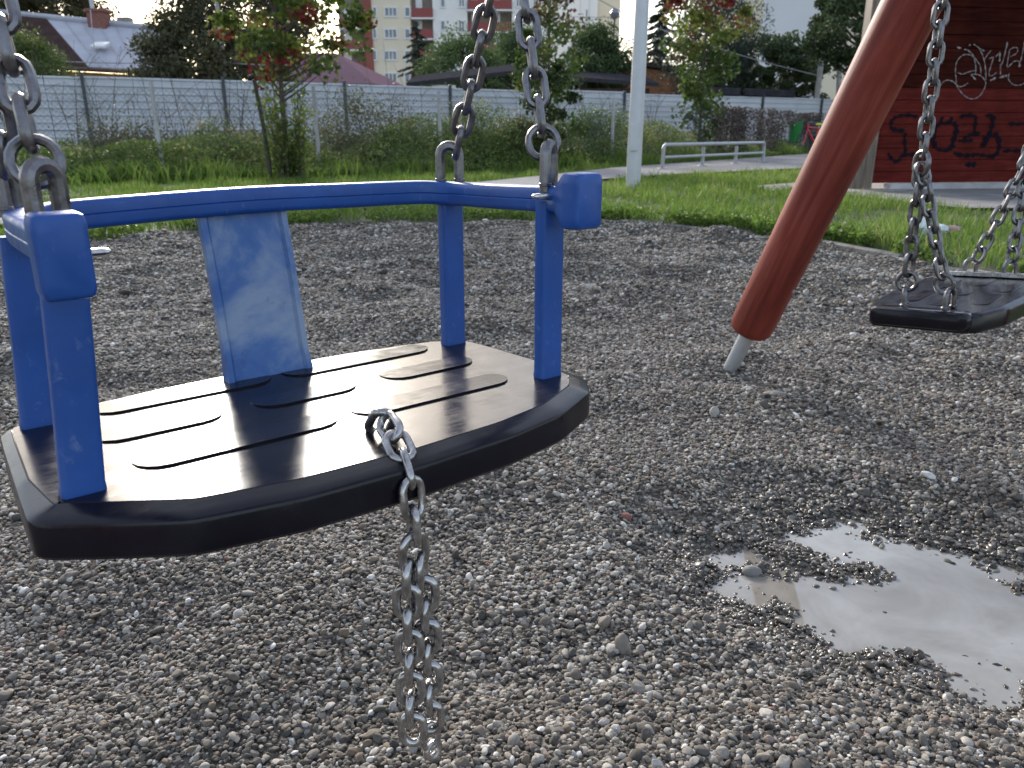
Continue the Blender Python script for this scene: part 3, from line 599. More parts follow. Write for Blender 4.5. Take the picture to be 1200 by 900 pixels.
# ------------------------------------------------------------------ fences
def sheet_fence():
    d = PF1 - PF0; L = np.linalg.norm(d); d = d / L; nrm = np.array([d[1], -d[0]])   # towards the camera
    T = thing("panel_fence", (PF0[0], PF0[1], 0), "long pale blue grey sheet metal fence with dark posts", "fence")
    sp = 3.35; s0 = 0.0
    # first post where the photograph shows it
    k0 = 0
    t_first = (at(100, 120, 20.7)[0] - PF0[0]) / d[0]; off = t_first % sp
    n = int((L - off) / sp)
    for i in range(-1, n):
        a, b = off + i * sp, off + (i + 1) * sp
        if a < -1: continue
        pa, pb = PF0 + d * a, PF0 + d * b; H = 2.0 + (.03 if i % 3 == 1 else 0) + (.02 if i % 2 else 0)
        prof = []; z = .08
        nr = 11; st = (H - .08) / nr
        for r in range(nr):
            prof += [(0.0, z), (0.0, z + st * .62), (.022, z + st * .72), (.022, z + st * .93)]; z += st
        prof.append((0, H))
        V = []; 
        for p in (pa + d * .03, pb - d * .03):
            for o_, zz in prof: V.append((p[0] + nrm[0] * o_, p[1] + nrm[1] * o_, zz))
        m = len(prof); F = [(j, m + j, m + j + 1, j + 1) for j in range(m - 1)]
        mb = MB(); mb.add(V, F); mb.build("panel", M["panel"], T, smooth=False)
        ang = math.atan2(d[1], d[0]); c, s = math.cos(ang), math.sin(ang)
        MB().box((pa[0] + nrm[0] * .04, pa[1] + nrm[1] * .04, (H + .06) / 2), (.075, .09, H + .10), [[c, -s, 0], [s, c, 0], [0, 0, 1]], .008).build("post", M["darkpost"], T)
    # grey cap rail over the bays beside the bench
    for pa_, pb_ in ((830, 866), (872, 930)):
        A = [PF0 + d * q for q in np.linspace(0, L, 1500)]
        pick = lambda px: min(A, key=lambda p: abs(600 + 912 * p[0] / (p[1] * CP - (2.0 - CAM_H) * SP) - px))
        a, b = pick(pa_), pick(pb_)
        MB().box(((a[0] + b[0]) / 2, (a[1] + b[1]) / 2, 2.17), (np.linalg.norm(b - a), .16, .26), [[d[0], -d[1], 0], [d[1], d[0], 0], [0, 0, 1]], .02).build("cap_rail", M["shed_roof"], T)
sheet_fence()
def wire_fence():
    T = thing("wire_fence", (WIRE[1][0], WIRE[1][1], 0), "low diamond wire fence on thin pale stakes", "fence")
    W = WIRE; seg = np.linalg.norm(np.diff(W, axis=0), axis=1); cum = np.r_[0, np.cumsum(seg)]; L = cum[-1]
    P = lambda s: np.array([np.interp(s, cum, W[:, 0]), np.interp(s, cum, W[:, 1])])
    H = 1.28; mb = MB(); st = .075
    for s in np.arange(0, L, st):
        for sg in (1, -1):
            ps = []
            for f in (0, .5, 1):
                q = P(min(L, max(0, s + sg * (f - .5) * (H - .1)))); ps.append((q[0], q[1], .08 + f * (H - .1)))
            mb.tube(ps, .0018, 3, cap=False)
    for z in (.1, .7, H): mb.tube([(*P(s), z + .012 * math.sin(s * 1.3)) for s in np.linspace(0, L, 60)], .003, 4)
    mb.build("wire_mesh", M["wire"], T, smooth=False)
    xs = [-9.8, -7.4, -5.05, -3.1, -1.27, 2.12, 5.75, 7.6, 10.6]
    for x in xs:
        y = float(wire_y(x)); MB().tube([(x, y - .03, -.05), (x - .01, y - .03, 1.36)], [.034, .03], 8).build("post", M["stake"], T)
wire_fence()
def creeper(px0, px1, label):
    x0 = at(px0, 150, 22)[0]; n = 5200
    pts = []
    W = WIRE; cum = np.r_[0, np.cumsum(np.linalg.norm(np.diff(W, axis=0), axis=1))]
    s = np.linspace(0, cum[-1], 3000); X, Y = np.interp(s, cum, W[:, 0]), np.interp(s, cum, W[:, 1]); px = 600 + 912 * X / (Y * CP + .2 * SP)
    k = (px > px0) & (px < px1); X, Y = X[k], Y[k]
    T = thing("dry_creeper", (X.mean(), Y.mean(), 0), label, "creeper", "dry creepers on the wire fence")
    i = rng.integers(0, len(X), n); top = 1.33 + .12 * noise(X / .4, Y / .4, 61)
    z = rng.uniform(.05, 1, n) ** .8 * top[i]; hole = noise(X[i] / .5, z / .4, 62) > -.28
    C = np.column_stack([X[i] + rng.normal(0, .12, n), Y[i] + rng.normal(0, .14, n), z])[hole]
    V, q = leaf_geo(C, .07, .035, .2); raw_mesh("foliage", V, q, G_DRY, np.repeat(np.clip(rng.normal(.42, .25, len(C)), 0, 1), 4), T)
    segs = []
    for j in range(22):
        a = rng.integers(0, len(X)); b = min(len(X) - 1, max(0, a + rng.integers(-40, 40)))
        segs.append(([(X[a], Y[a], 0), ((X[a] + X[b]) / 2, (Y[a] + Y[b]) / 2 - .03, .7), (X[b], Y[b], 1.3)], [.012, .009, .004]))
    tube_net("stem", segs, M["bark"], T, 3)
creeper(832, 872, "dry brown creeper on the wire fence beside the slim red tree")
creeper(882, 926, "widest dry brown creeper on the wire fence behind the green bin")
creeper(932, 958, "small dry brown creeper on the wire fence above the bench")

# ------------------------------------------------------------------ trees
def pxm(Y): return 912.0 / (Y * CP - 0.7 * SP)          # pixels of the photograph per metre at depth Y
def tree(name, base, label, cat, shape, n, m, leaf, tint, k=60, sig=.16, trunk_r=.05, trunk_h=None, lean=(0, 0), group=None, up=.5, seed=0, tint_noise=.12, bark="bark", off=(0, 0), flat=1.0):
    """shape(f) -> radius at crown height fraction f; crown spans z0..z1"""
    z0, z1, rad = shape; base = np.array(base, float)
    if base[1] > 22: n = int(n * 2.6); leaf = (leaf[0] * .60, leaf[1] * .56); sig *= 2.0; k = int(k * 1.3)
    r_ = np.random.default_rng(seed + 100)
    T = thing(name, base, label, cat, group); top = base + np.array([lean[0], lean[1], z1 - .1 * (z1 - z0)])
    ax = lambda f: base + np.array([lean[0] * f ** 1.3 + .03 * math.sin(5 * f + seed), lean[1] * f ** 1.3 + .03 * math.cos(4 * f + seed), (z1 - .06 * (z1 - z0)) * f])
    segs = [([ax(f) for f in np.linspace(0, 1, 9)], [trunk_r * (1.25 if f == 0 else 1 - .85 * f) for f in np.linspace(0, 1, 9)])]
    cc = []; ct = []; csig = []
    for i in range(k):
        f = (i + r_.random()) / k; z = z0 + (z1 - z0) * f; R_ = rad(f); a = i * 2.4 + r_.uniform(-.6, .6); rr = R_ * math.sqrt(r_.uniform(.08, 1.0))
        fz = min(1, z / max(.1, (z1 - .06 * (z1 - z0)))); c = ax(fz) + np.array([off[0] + math.cos(a) * rr, off[1] + math.sin(a) * rr, r_.normal(0, .03 * (z1 - z0))])
        cc.append(c); ct.append(r_.normal(0, tint_noise)); csig.append(sig * r_.uniform(.55, 1.35) * (z1 - z0) * .3)
        fa = max(0.03, fz - .35 * rr / max(.3, z1 - z0) - .03); s = ax(fa); r0 = trunk_r * (1 - .85 * fa) * .45
        segs.append(([s, s * .45 + c * .55 + np.array([0, 0, -.04 * rr]), c], [r0, r0 * .6, r0 * .2]))
    cc = np.array(cc); ct = np.array(ct); csig = np.array(csig)
    w = np.array([rad((i + .5) / k) ** 1.5 + .02 for i in range(k)]); ii = r_.choice(k, n, p=w / w.sum())
    g = r_.normal(0, 1, (n, 3)); g = g / np.maximum(1, np.linalg.norm(g, axis=1, keepdims=True) / 1.7)
    C = cc[ii] + g * csig[ii][:, None] * np.array([1, 1, .7 * flat])
    C = C[C[:, 2] > base[2] + .05]; ii = ii[:len(C)]
    f = (C[:, 2] - base[2] - z0) / (z1 - z0); cen = np.array([ax(min(1.0, max(0, q))) for q in np.linspace(0, 1, 30)]); 
    V, q = leaf_geo(C, leaf[0], leaf[1], up)
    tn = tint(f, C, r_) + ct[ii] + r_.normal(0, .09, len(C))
    raw_mesh("crown", V, q, m, np.repeat(np.clip(tn, 0, 1), 4), T)
    tube_net("trunk", segs, M[bark], T, 7)
    return T
def spruce(name, base, label, z1, R0, n, m, group=None, z0=.3, seed=0, sparse=1.0):
    r_ = np.random.default_rng(seed + 500); base = np.array(base, float); T = thing(name, base, label, "tree", group)
    segs = [([base, base + np.array([0, 0, z1 * .5]), base + np.array([0, 0, z1])], [z1 * .018, z1 * .011, .01])]
    Cs = []; D = []; tn = []
    nb = int(z1 * 16 * sparse); per = max(6, n // nb)
    for i in range(nb):
        f = (i + r_.random()) / nb; z = z0 + (z1 - z0) * f; Lb = R0 * (1 - f) ** .85 * r_.uniform(.65, 1.12) + .12; a = r_.uniform(0, 6.283)
        d = np.array([math.cos(a), math.sin(a), 0]); s = base + np.array([0, 0, z]); t = np.linspace(.08, 1, 5)
        path = [s + d * Lb * q + np.array([0, 0, Lb * (.12 * q - .42 * q * q + .1 * q ** 4)]) for q in t]
        segs.append((path, [.012 + .01 * (1 - f), .011, .009, .006, .003]))
        q = r_.random(per) ** .7; side = np.array([-d[1], d[0], 0]); wdt = Lb * .28 * (1 - q * .6)
        c = s + d * (Lb * q)[:, None] + np.array([0, 0, 1]) * (Lb * (.12 * q - .42 * q * q + .1 * q ** 4) - r_.random(per) * .16 * (Lb * .35 + .1))[:, None] + side * (wdt * r_.uniform(-1, 1, per))[:, None]
        Cs.append(c); D.append(d * .8 + side * np.sign(r_.normal(0, 1, per))[:, None] * .5 + np.array([0, 0, -.55])); tn.append(np.full(per, r_.normal(.42, .16)) + .25 * (q - .5) + r_.normal(0, .1, per))
    C = np.concatenate(Cs); D = np.concatenate(D); V, q = leaf_geo(C, .03 * z1 * .9 + .08, .014 * z1 * .6 + .03, .4, D)
    raw_mesh("crown", V, q, m, np.repeat(np.clip(np.concatenate(tn), 0, 1), 4), T); tube_net("trunk", segs, M["bark"], T, 5); return T
round_crown = lambda R_: (lambda f: R_ * math.sqrt(max(.03, 1 - (2 * f - 1) ** 2)))
GY = "young street trees with reddening leaves"
# young tree with red leaves, beside its stake
def maple_tint(f, C, r_): 
    nn = noise(C[:, 0] / .32, C[:, 2] / .26, 71) + .6 * noise(C[:, 1] / .3, C[:, 2] / .3, 72)
    return .34 + .80 * np.clip(nn - .05, -.3, .6) + .06 * (f > .05)
tree("young_maple", (-3.22, 11.45, 0), "young tree with a red and green spreading crown beside a dark wooden stake", "tree", (1.38, 3.9, lambda f: .30 + .85 * math.sin(min(1, f * 1.6 + .12) * math.pi * .5) * (1 if f < .7 else (1 - (f - .7) * 1.6))),
     5600, G_MAPLE, (.090, .070), maple_tint, k=78, sig=.18, trunk_r=.045, lean=(.16, 0), group=GY, seed=1, tint_noise=.10, off=(.18, 0))
# fresh shoots round its foot
def shoots(T_label, x, y):
    T = thing("root_shoots", (x, y, 0), T_label, "shrub"); segs = []; C = []
    for i in range(46):
        a = rng.uniform(0, 6.28); r0 = rng.uniform(0, .22); h = rng.uniform(.5, 1.55); l = rng.uniform(.02, .34)
        p = [np.array([x + math.cos(a) * (r0 + l * f * f), y + math.sin(a) * (r0 + l * f * f), h * f]) for f in (0, .4, .75, 1)]; segs.append((p, [.006, .005, .004, .002]))
        for j in range(42):
            f = rng.uniform(.12, 1); C.append(np.array([x + math.cos(a) * (r0 + l * f * f), y + math.sin(a) * (r0 + l * f * f), h * f]) + rng.normal(0, .045, 3))
    C = np.array(C); V, q = leaf_geo(C, .062, .04, .5)
    raw_mesh("foliage", V, q, G_MAPLE, np.repeat(np.clip(.30 + .14 * rng.normal(0, 1, len(C)) + .08 * C[:, 2], 0, .53), 4), T); tube_net("stem", segs, M["bark"], T, 4)
shoots("yellow green leafy shoots growing round the foot of the young red leaved tree", -3.12, 11.42)
T = thing("tree_stake", (-3.42, 11.36, 0), "dark wooden stake tied beside the young red leaved tree", "stake")
MB().tube([(-3.40, 11.36, -.05), (-3.44, 11.36, .7), (-3.52, 11.36, 1.42)], [.03, .029, .027], 9).build("post", M["darkwood"], T)
MB().tube([(-3.52 + .05 * math.cos(a), 11.36 + .05 * math.sin(a), 1.38 + .01 * math.sin(2 * a)) for a in np.linspace(0, 6.283, 14)[:-1]], .028, 7, closed=True).build("rubber_tie", M["tyre"], T)
def rust_tint(f, C, r_):
    nn = noise(C[:, 0] / .4, C[:, 2] / .35, 73); return .16 + .68 * np.clip((f - .36) * 2.8, -.1, 1) + .3 * nn
tree("young_tree", (.72, 15.75, 0), "slim young tree, rusty on top and green below, behind the baby swing chains", "tree", (.35, 4.3, lambda f: .14 + .56 * math.sin(min(1, f * 1.1 + .16) * math.pi) ** .8),
     3000, G_RUST, (.10, .07), rust_tint, k=64, sig=.12, trunk_r=.045, group=GY, seed=2)
def rust2(f, C, r_):
    nn = noise(C[:, 0] / .5, C[:, 2] / .5, 74); return .16 + .62 * np.clip((f - .40) * 2.6, -.2, 1) + .55 * nn
tree("young_tree", (4.78, 20.8, 0), "slim upright young tree with a crimson top between the lamp post and the red log", "tree", (.3, 5.2, lambda f: .24 + .82 * min(1, f * 1.25) ** .8 * (1 if f < .8 else 1 - (f - .8) * 2)),
     5200, G_MAPLE, (.115, .085), rust2, k=84, sig=.12, trunk_r=.055, group=GY, seed=3, tint_noise=.13)

GT = "trees behind the metal fence"
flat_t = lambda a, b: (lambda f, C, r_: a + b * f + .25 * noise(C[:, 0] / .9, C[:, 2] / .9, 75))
def X(px, py, Y): return at(px, py, Y)[0]
def zt(px, py, Y): return at(px, py, Y)[2]
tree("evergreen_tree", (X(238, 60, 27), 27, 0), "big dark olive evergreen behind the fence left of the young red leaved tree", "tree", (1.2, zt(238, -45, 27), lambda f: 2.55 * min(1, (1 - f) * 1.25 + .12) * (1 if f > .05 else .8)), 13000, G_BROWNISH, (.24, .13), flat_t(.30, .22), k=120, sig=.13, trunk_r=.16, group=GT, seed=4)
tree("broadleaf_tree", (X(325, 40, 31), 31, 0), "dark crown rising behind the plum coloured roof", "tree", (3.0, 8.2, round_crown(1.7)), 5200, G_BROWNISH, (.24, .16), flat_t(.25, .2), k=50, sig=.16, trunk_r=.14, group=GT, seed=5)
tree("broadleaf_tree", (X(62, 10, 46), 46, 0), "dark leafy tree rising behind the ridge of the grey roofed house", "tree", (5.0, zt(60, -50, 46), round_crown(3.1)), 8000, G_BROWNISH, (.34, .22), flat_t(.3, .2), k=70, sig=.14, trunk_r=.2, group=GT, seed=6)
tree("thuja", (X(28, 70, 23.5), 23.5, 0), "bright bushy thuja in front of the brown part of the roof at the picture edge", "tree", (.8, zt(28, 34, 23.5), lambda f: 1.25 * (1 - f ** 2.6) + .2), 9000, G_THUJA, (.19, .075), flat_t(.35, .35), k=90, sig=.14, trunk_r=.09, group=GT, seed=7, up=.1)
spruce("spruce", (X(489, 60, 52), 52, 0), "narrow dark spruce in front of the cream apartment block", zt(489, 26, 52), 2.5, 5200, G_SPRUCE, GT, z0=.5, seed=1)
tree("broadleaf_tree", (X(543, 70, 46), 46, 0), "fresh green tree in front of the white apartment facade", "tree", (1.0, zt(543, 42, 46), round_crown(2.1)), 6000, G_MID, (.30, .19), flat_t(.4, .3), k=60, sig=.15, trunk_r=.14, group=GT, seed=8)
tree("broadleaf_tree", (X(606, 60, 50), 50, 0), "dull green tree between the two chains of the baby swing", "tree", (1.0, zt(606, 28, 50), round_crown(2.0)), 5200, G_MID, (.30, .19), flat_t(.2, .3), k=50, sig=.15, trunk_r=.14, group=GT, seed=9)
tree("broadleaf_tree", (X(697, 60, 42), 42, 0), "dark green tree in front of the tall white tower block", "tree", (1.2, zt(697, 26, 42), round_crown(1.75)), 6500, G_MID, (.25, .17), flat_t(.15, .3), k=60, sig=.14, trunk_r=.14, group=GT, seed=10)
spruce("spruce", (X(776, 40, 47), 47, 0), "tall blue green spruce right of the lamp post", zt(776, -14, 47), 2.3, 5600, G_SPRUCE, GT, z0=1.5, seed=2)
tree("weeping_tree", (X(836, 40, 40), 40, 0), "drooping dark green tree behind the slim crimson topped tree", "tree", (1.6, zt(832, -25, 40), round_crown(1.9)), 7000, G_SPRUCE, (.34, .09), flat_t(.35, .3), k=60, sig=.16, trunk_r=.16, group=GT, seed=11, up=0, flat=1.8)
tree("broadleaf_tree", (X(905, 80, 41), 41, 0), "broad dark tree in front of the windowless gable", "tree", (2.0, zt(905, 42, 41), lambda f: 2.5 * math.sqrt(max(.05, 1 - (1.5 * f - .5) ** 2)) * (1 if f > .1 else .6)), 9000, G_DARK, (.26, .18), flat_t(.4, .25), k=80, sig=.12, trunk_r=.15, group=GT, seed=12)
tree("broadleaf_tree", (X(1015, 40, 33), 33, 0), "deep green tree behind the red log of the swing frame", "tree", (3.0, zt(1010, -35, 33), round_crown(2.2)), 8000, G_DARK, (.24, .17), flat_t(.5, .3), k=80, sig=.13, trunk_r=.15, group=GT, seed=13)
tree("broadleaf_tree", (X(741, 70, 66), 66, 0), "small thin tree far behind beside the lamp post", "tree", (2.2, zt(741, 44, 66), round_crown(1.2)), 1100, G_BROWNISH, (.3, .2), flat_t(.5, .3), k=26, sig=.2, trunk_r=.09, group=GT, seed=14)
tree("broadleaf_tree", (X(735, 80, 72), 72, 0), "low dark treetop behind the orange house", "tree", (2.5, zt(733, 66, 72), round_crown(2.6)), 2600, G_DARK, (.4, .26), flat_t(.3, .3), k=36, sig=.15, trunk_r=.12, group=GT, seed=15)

# ------------------------------------------------------------------ buildings behind the fence
def quad(mb, a, b, c, d, th=.08):
    """roof plane as a slab"""
    P = [np.array(p, float) for p in (a, b, c, d)]; n = unit(np.cross(P[1] - P[0], P[3] - P[0])); n = n if n[2] > 0 else -n
    return mb.add([p for p in P] + [p - n * th for p in P], [(0, 1, 2, 3), (7, 6, 5, 4), (0, 4, 5, 1), (1, 5, 6, 2), (2, 6, 7, 3), (3, 7, 4, 0)])
def grey_house():
    Ye, Yr = 34.0, 38.5
    el, er = at(-60, 69, Ye), at(215, 84, Ye); rl, rr = at(-60, 10.5, Yr), at(215, 38, Yr)
    zl, zr = .5 * (el[2] + er[2]), .5 * (rl[2] + rr[2]); 
    T = thing("house", (el[0] + 4, Ye, 0), "ochre house under a big grey roof with a brick chimney at the upper left", "house")
    lerp = lambda p, q, t: p + (q - p) * t
    tb, tt = (103 + 60) / 275., (54 + 60) / 275.
    eb, rb = lerp(el, er, tb), lerp(rl, rr, tt)
    mb = MB(); quad(mb, eb, er, rr, rb, .12)
    for i in range(1, 8):
        t = tb + (1 - tb) * i / 8; t2 = tt + (1 - tt) * i / 8; a, b = lerp(el, er, t), lerp(rl, rr, t2); mb.tube([a + [0, 0, .03], b + [0, 0, .03]], .018, 4)
    rf = mb.build("roof", M["roof_grey"], T, smooth=False)
    mb = MB(); quad(mb, el, eb, rb, rl, .12)
    for i in range(0, 46):
        t = i / 46.; mb.tube([lerp(el, eb, t) + [0, 0, .02], lerp(rl, rb, t) + [0, 0, .02]], .035, 4)
    mb.build("roof", M["roof_brown"], T, smooth=False)["label"] = "brown corrugated part of the roof"
    MB().tube([rl + [0, 0, .08], rr + [0, 0, .08]], .13, 7).build("ridge_cap", M["roof_grey"], T)
    MB().tube([el + [0, -.07, -.12], er + [0, -.07, -.12]], .09, 7).build("gutter", M["gutter"], T)
    a, b = el + [0, .35, -.2], er + [0, .35, -.2]
    MB().add([(a[0], Ye + .35, 0), (b[0], Ye + .35, 0), (b[0], Ye + .35, b[2]), (a[0], Ye + .35, a[2]), (a[0], Ye + 8.4, 0), (b[0], Ye + 8.4, 0), (b[0], Ye + 8.4, b[2]), (a[0], Ye + 8.4, a[2])],
             [(0, 1, 2, 3), (5, 4, 7, 6), (1, 5, 6, 2), (4, 0, 3, 7)]).build("wall", M["ochre"], T, smooth=False)
    c = at(114, 22, Yr - .35); MB().box((c[0], Yr - .2, c[2] - .25), (.78, .62, 1.15), None, .02).box((c[0], Yr - .2, c[2] + .33), (.9, .74, .14), None, .02).build("chimney", M["brick"], T)
    cp = MB(); cp.tube([(c[0] - .22, Yr - .2, c[2] + .35), (c[0] - .24, Yr - .2, c[2] + .95)], .09, 8); cp.build("flue", M["galv"], T)
    c = at(147, 26, Yr + .6); MB().box((c[0], Yr + .6, c[2] - .25), (.55, .5, .9), None, .02).build("chimney", M["concrete"], T)["label"] = "small pale chimney behind the ridge"
    s = at(117, 53, 35.6); q = unit(rr - er); MB().box(s, (.62, .55, .12), [[1, 0, 0], [0, q[1], -q[2]], [0, q[2], q[1]]], .02).build("skylight", M["frame"], T)
    d = at(109, 45, Yr - 1.5); MB().tube([at(106, 12, 37.2), at(112, 73, 34.2)], .02, 5).build("aerial_cable", M["cable"], T)
grey_house()
def plum_house():
    T = thing("house", (X(372, 90, 37), 37, 0), "house with a plum coloured hipped metal roof right of the young red leaved tree", "house")
    Ye, Yr = 35, 39; e0, e1 = at(292, 98, Ye), at(439, 103, Ye); r0, r1 = at(335, 62, Yr), at(394, 62, Yr); zb = e0[2]
    b0, b1 = np.array([e0[0] - .3, 43, zb]), np.array([e1[0] + 1.0, 43, zb]); e1[2] = zb; r1[2] = r0[2]
    mb = MB(); quad(mb, e0, e1, r1, r0); quad(mb, e1, b1, r1, r1 + [0, .01, 0]); quad(mb, b0, e0, r0, r0 + [0, .01, 0]); quad(mb, b1, b0, r0, r1); mb.build("roof", M["roof_plum"], T, smooth=False)
    MB().box(((e0[0] + e1[0]) / 2, 39, zb / 2 - .06), (e1[0] - e0[0] - .8, 7, zb - .1)).build("wall", M["cream"], T, smooth=False)
plum_house()

def windows_on(T, Y, items, dirx=(1, 0)):
    """items: (px centre, px width, py centre, py height, bars)"""
    for px, wpx, py, hpx, bars in items:
        c = at(px, py, Y); w = at(px + wpx / 2, py, Y)[0] - at(px - wpx / 2, py, Y)[0]; h = at(px, py - hpx / 2, Y)[2] - at(px, py + hpx / 2, Y)[2]
        mb = MB(); t = .16
        for sx in (-1, 1): mb.box((c[0] + sx * (w / 2 + t / 2), Y - .03, c[2]), (t, .16, h + 2 * t))
        for sz in (-1, 1): mb.box((c[0], Y - .033, c[2] + sz * (h / 2 + t / 2)), (w, .15, t))
        for b in range(1, bars): mb.box((c[0] - w / 2 + w * b / bars, Y - .02, c[2]), (.10, .10, h))
        fr = mb.build("window", M["frame"], T, smooth=False)
        MB().box((c[0], Y - .0, c[2]), (w, .06, h)).build("pane", M["glass"], fr, smooth=False)
def apartment():
    Y = 100.0; T = thing("apartment_block", (X(520, 100, Y), Y, 0), "long cream and white apartment block with red balconies behind the spruce", "building")
    def wall(name, x0, x1, dy, m, zt_=26.0, depth=10): 
        a, b = X(x0, 50, Y), X(x1, 50, Y); MB().box(((a + b) / 2, Y + dy + depth / 2, zt_ / 2), (b - a, depth, zt_)).build(name, M[m], T, smooth=False)
    wall("wall", 437, 482, 0, "cream"); wall("wall", 508, 548, 0, "white"); wall("wall", 600, 640, 0, "white"); wall("stair_wall", 427.5, 437, -.25, "brickred")
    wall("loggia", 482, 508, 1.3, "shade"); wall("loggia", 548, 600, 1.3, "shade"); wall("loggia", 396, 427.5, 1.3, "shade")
    it = []
    for py in (14, 39.5, 65, 91): it += [(438.5 + .8, 3.0, py, 9.5, 1), (458, 13, py, 9, 3), (477.5, 4.5, py, 9.5, 1)]
    for py in (3, 30, 56): it += [(519, 3.6, py, 9.5, 1), (541, 5.4, py, 9.5, 2), (608, 5, py, 9, 2), (628, 5, py, 9, 2)]
    windows_on(T, Y, it)
    def balcony(x0, x1, py):
        a, b = X(x0, py, Y), X(x1, py, Y); z = at(500, py, Y)[2]
        o = MB().box(((a + b) / 2, Y - .25, z + .02), (b - a - .05, .12, 1.0)).build("balcony", M["balc"], T, smooth=False)
        MB().box(((a + b) / 2, Y + .3, z - .58), (b - a + .1, 1.35, .18)).build("slab", M["frame"], o, smooth=False)
        MB().box(((a + b) / 2 - (b - a) * .2, Y + 1.24, z + 1.0), ((b - a) * .3, .1, 1.5)).build("balcony_door", M["frame"], o, smooth=False)
    for py in (17.5, 42, 66, 90): balcony(482.3, 507.7, py - 2)
    for py in (6, 32, 58): balcony(548.3, 573, py); balcony(575, 599.7, py)
    for py in (28, 53, 78): balcony(397, 427.3, py)
apartment()
def tower():
    Y = 142.0; T = thing("tower_block", (X(682, 60, Y), Y, 0), "tall plain white tower block behind the rusty leaved slim tree", "building")
    a, b, c = X(640, 50, Y), X(699, 50, Y), X(726, 50, Y)
    MB().box(((a + b) / 2, Y + 6, 18), (b - a, 12, 36)).build("wall", M["white"], T, smooth=False)
    MB().box(((b + c) / 2, Y + 6.6, 18), (c - b, 12, 36)).build("wall", M["beige"], T, smooth=False)
    for px in (679.5, 690):
        x = X(px, 30, Y); MB().box((x, Y - .03, 18), (.22, .1, 36)).build("joint_strip", M["greyr"], T, smooth=False)
    windows_on(T, Y, [(687.5, 1.4, 18, 13, 1)])
tower()
def gable_block():
    Y = 78.0; T = thing("gable_block", (X(950, 80, Y), Y, 0), "windowless tan gable with a wide grey lilac stripe behind the dark tree", "building")
    xs = [X(p, 40, Y) for p in (862, 893, 963, 1034)]
    for i, (m) in enumerate(("beige", "greyr", "beige")):
        a, b = xs[i], xs[i + 1]; MB().box(((a + b) / 2, Y + 5 + (.06 if m == "greyr" else 0), 13), (b - a, 10, 26)).build("wall", M[m], T, smooth=False)
    for x in xs[1:3]: MB().box((x, Y - .02, 13), (.16, .14, 26)).build("trim_strip", M["frame"], T, smooth=False)
gable_block()
def sheds():
    Y = 36.0
    def shed(label, x0, x1, yl, yr, yb, Y, m="shed_roof", w="shed_wall", ov=.5):
        T = thing("shed", (X((x0 + x1) / 2, yb, Y), Y, 0), label, "shed", "low sheds behind the fence")
        a, b = at(x0, yl, Y), at(x1, yr, Y); d = np.array([0, 4.0, .55])
        mb = MB(); quad(mb, a, b, b + d, a + d, .16); mb.build("roof", M[m], T, smooth=False)
        z = min(a[2], b[2]) - .2; MB().box(((a[0] + b[0]) / 2, Y + ov + 1.6, z / 2), (b[0] - a[0] - ov * 1.2, 3.2, z)).build("wall", M[w], T, smooth=False); return T
    T = shed("low shed with a slanting dark roof seen behind the first chain of the baby swing", 476, 606, 97, 82, 106, 34)
    c = at(519, 103, 33.9); MB().box((c[0], 34.35, c[2] - .15), (1.0, .2, .55)).build("board", M["frame"], T, smooth=False)
    shed("flat dark roofed shed left of the lamp post", 672, 772, 90, 97, 104, 36)
    T = thing("house", (X(800, 85, 44), 44, 0), "low orange house with a shallow brown gable behind the lamp post", "house")
    Yg = 44; a, p, b = at(700, 84, Yg), at(757, 74, Yg), at(822, 84, Yg)
    d = np.array([0, 6, 0]); mb = MB(); quad(mb, a, p, p + d, a + d, .14); quad(mb, p, b, b + d, p + d, .14); mb.build("roof", M["roof_brown"], T, smooth=False)
    MB().add([(a[0] + .3, Yg + .3, 0), (b[0] - .3, Yg + .3, 0), (b[0] - .3, Yg + .3, b[2] - .2), (p[0], Yg + .3, p[2] - .2), (a[0] + .3, Yg + .3, a[2] - .2), (a[0] + .3, Yg + 5.8, 0), (b[0] - .3, Yg + 5.8, 0), (b[0] - .3, Yg + 5.8, b[2] - .2), (p[0], Yg + 5.8, p[2] - .2), (a[0] + .3, Yg + 5.8, a[2] - .2)],
            [(0, 1, 2, 3, 4), (9, 8, 7, 6, 5), (0, 4, 9, 5), (1, 6, 7, 2)]).build("wall", M["orange"], T, smooth=False)
    T = thing("kiosk", (X(838, 92, 40), 40, 0), "small ochre hut with a bright green roof behind the slim crimson topped tree", "hut")
    a, b = at(820, 84, 40), at(856, 85, 40); mb = MB(); quad(mb, a, b, b + [0, 3, .25], a + [0, 3, .25], .2); mb.build("roof", M["green_roof"], T, smooth=False)
    MB().box(((a[0] + b[0]) / 2 - .1, 41.6, a[2] / 2 - .1), (b[0] - a[0] - .3, 2.7, a[2] - .2)).build("wall", M["orange"], T, smooth=False)
sheds()

# ------------------------------------------------------------------ poles, lamp posts, cables
def pole(name, label, cat, px0, py0, pxt, pyt, Y, r, m, top, group=None):
    a, b = at(px0, py0, Y), at(pxt, pyt, Y); d = (b - a) / (b[2] - a[2]); p0 = a - d * a[2]; p1 = p0 + d * top
    T = thing(name, (p0[0], p0[1], 0), label, cat, group); MB().tube([p0 + d * -.1, (p0 + p1) / 2, p1], [r, r * .88, r * .72], 10).build("pole", M[m], T); return T, p0, d
T, p, d = pole("utility_pole", "thin grey utility pole in front of the big olive evergreen", "pole", 263, 80, 253.5, 0, 25.5, .07, "pole", 8.0)
MB().box(p + d * 7.7, (1.1, .1, .1), None, .01).build("crossarm", M["pole"], T)
for sx in (-.45, .45): MB().tube([p + d * 7.75 + np.array([sx, 0, 0]), p + d * 7.93 + np.array([sx, 0, 0])], [.035, .045], 8).build("insulator", M["frame"], T)
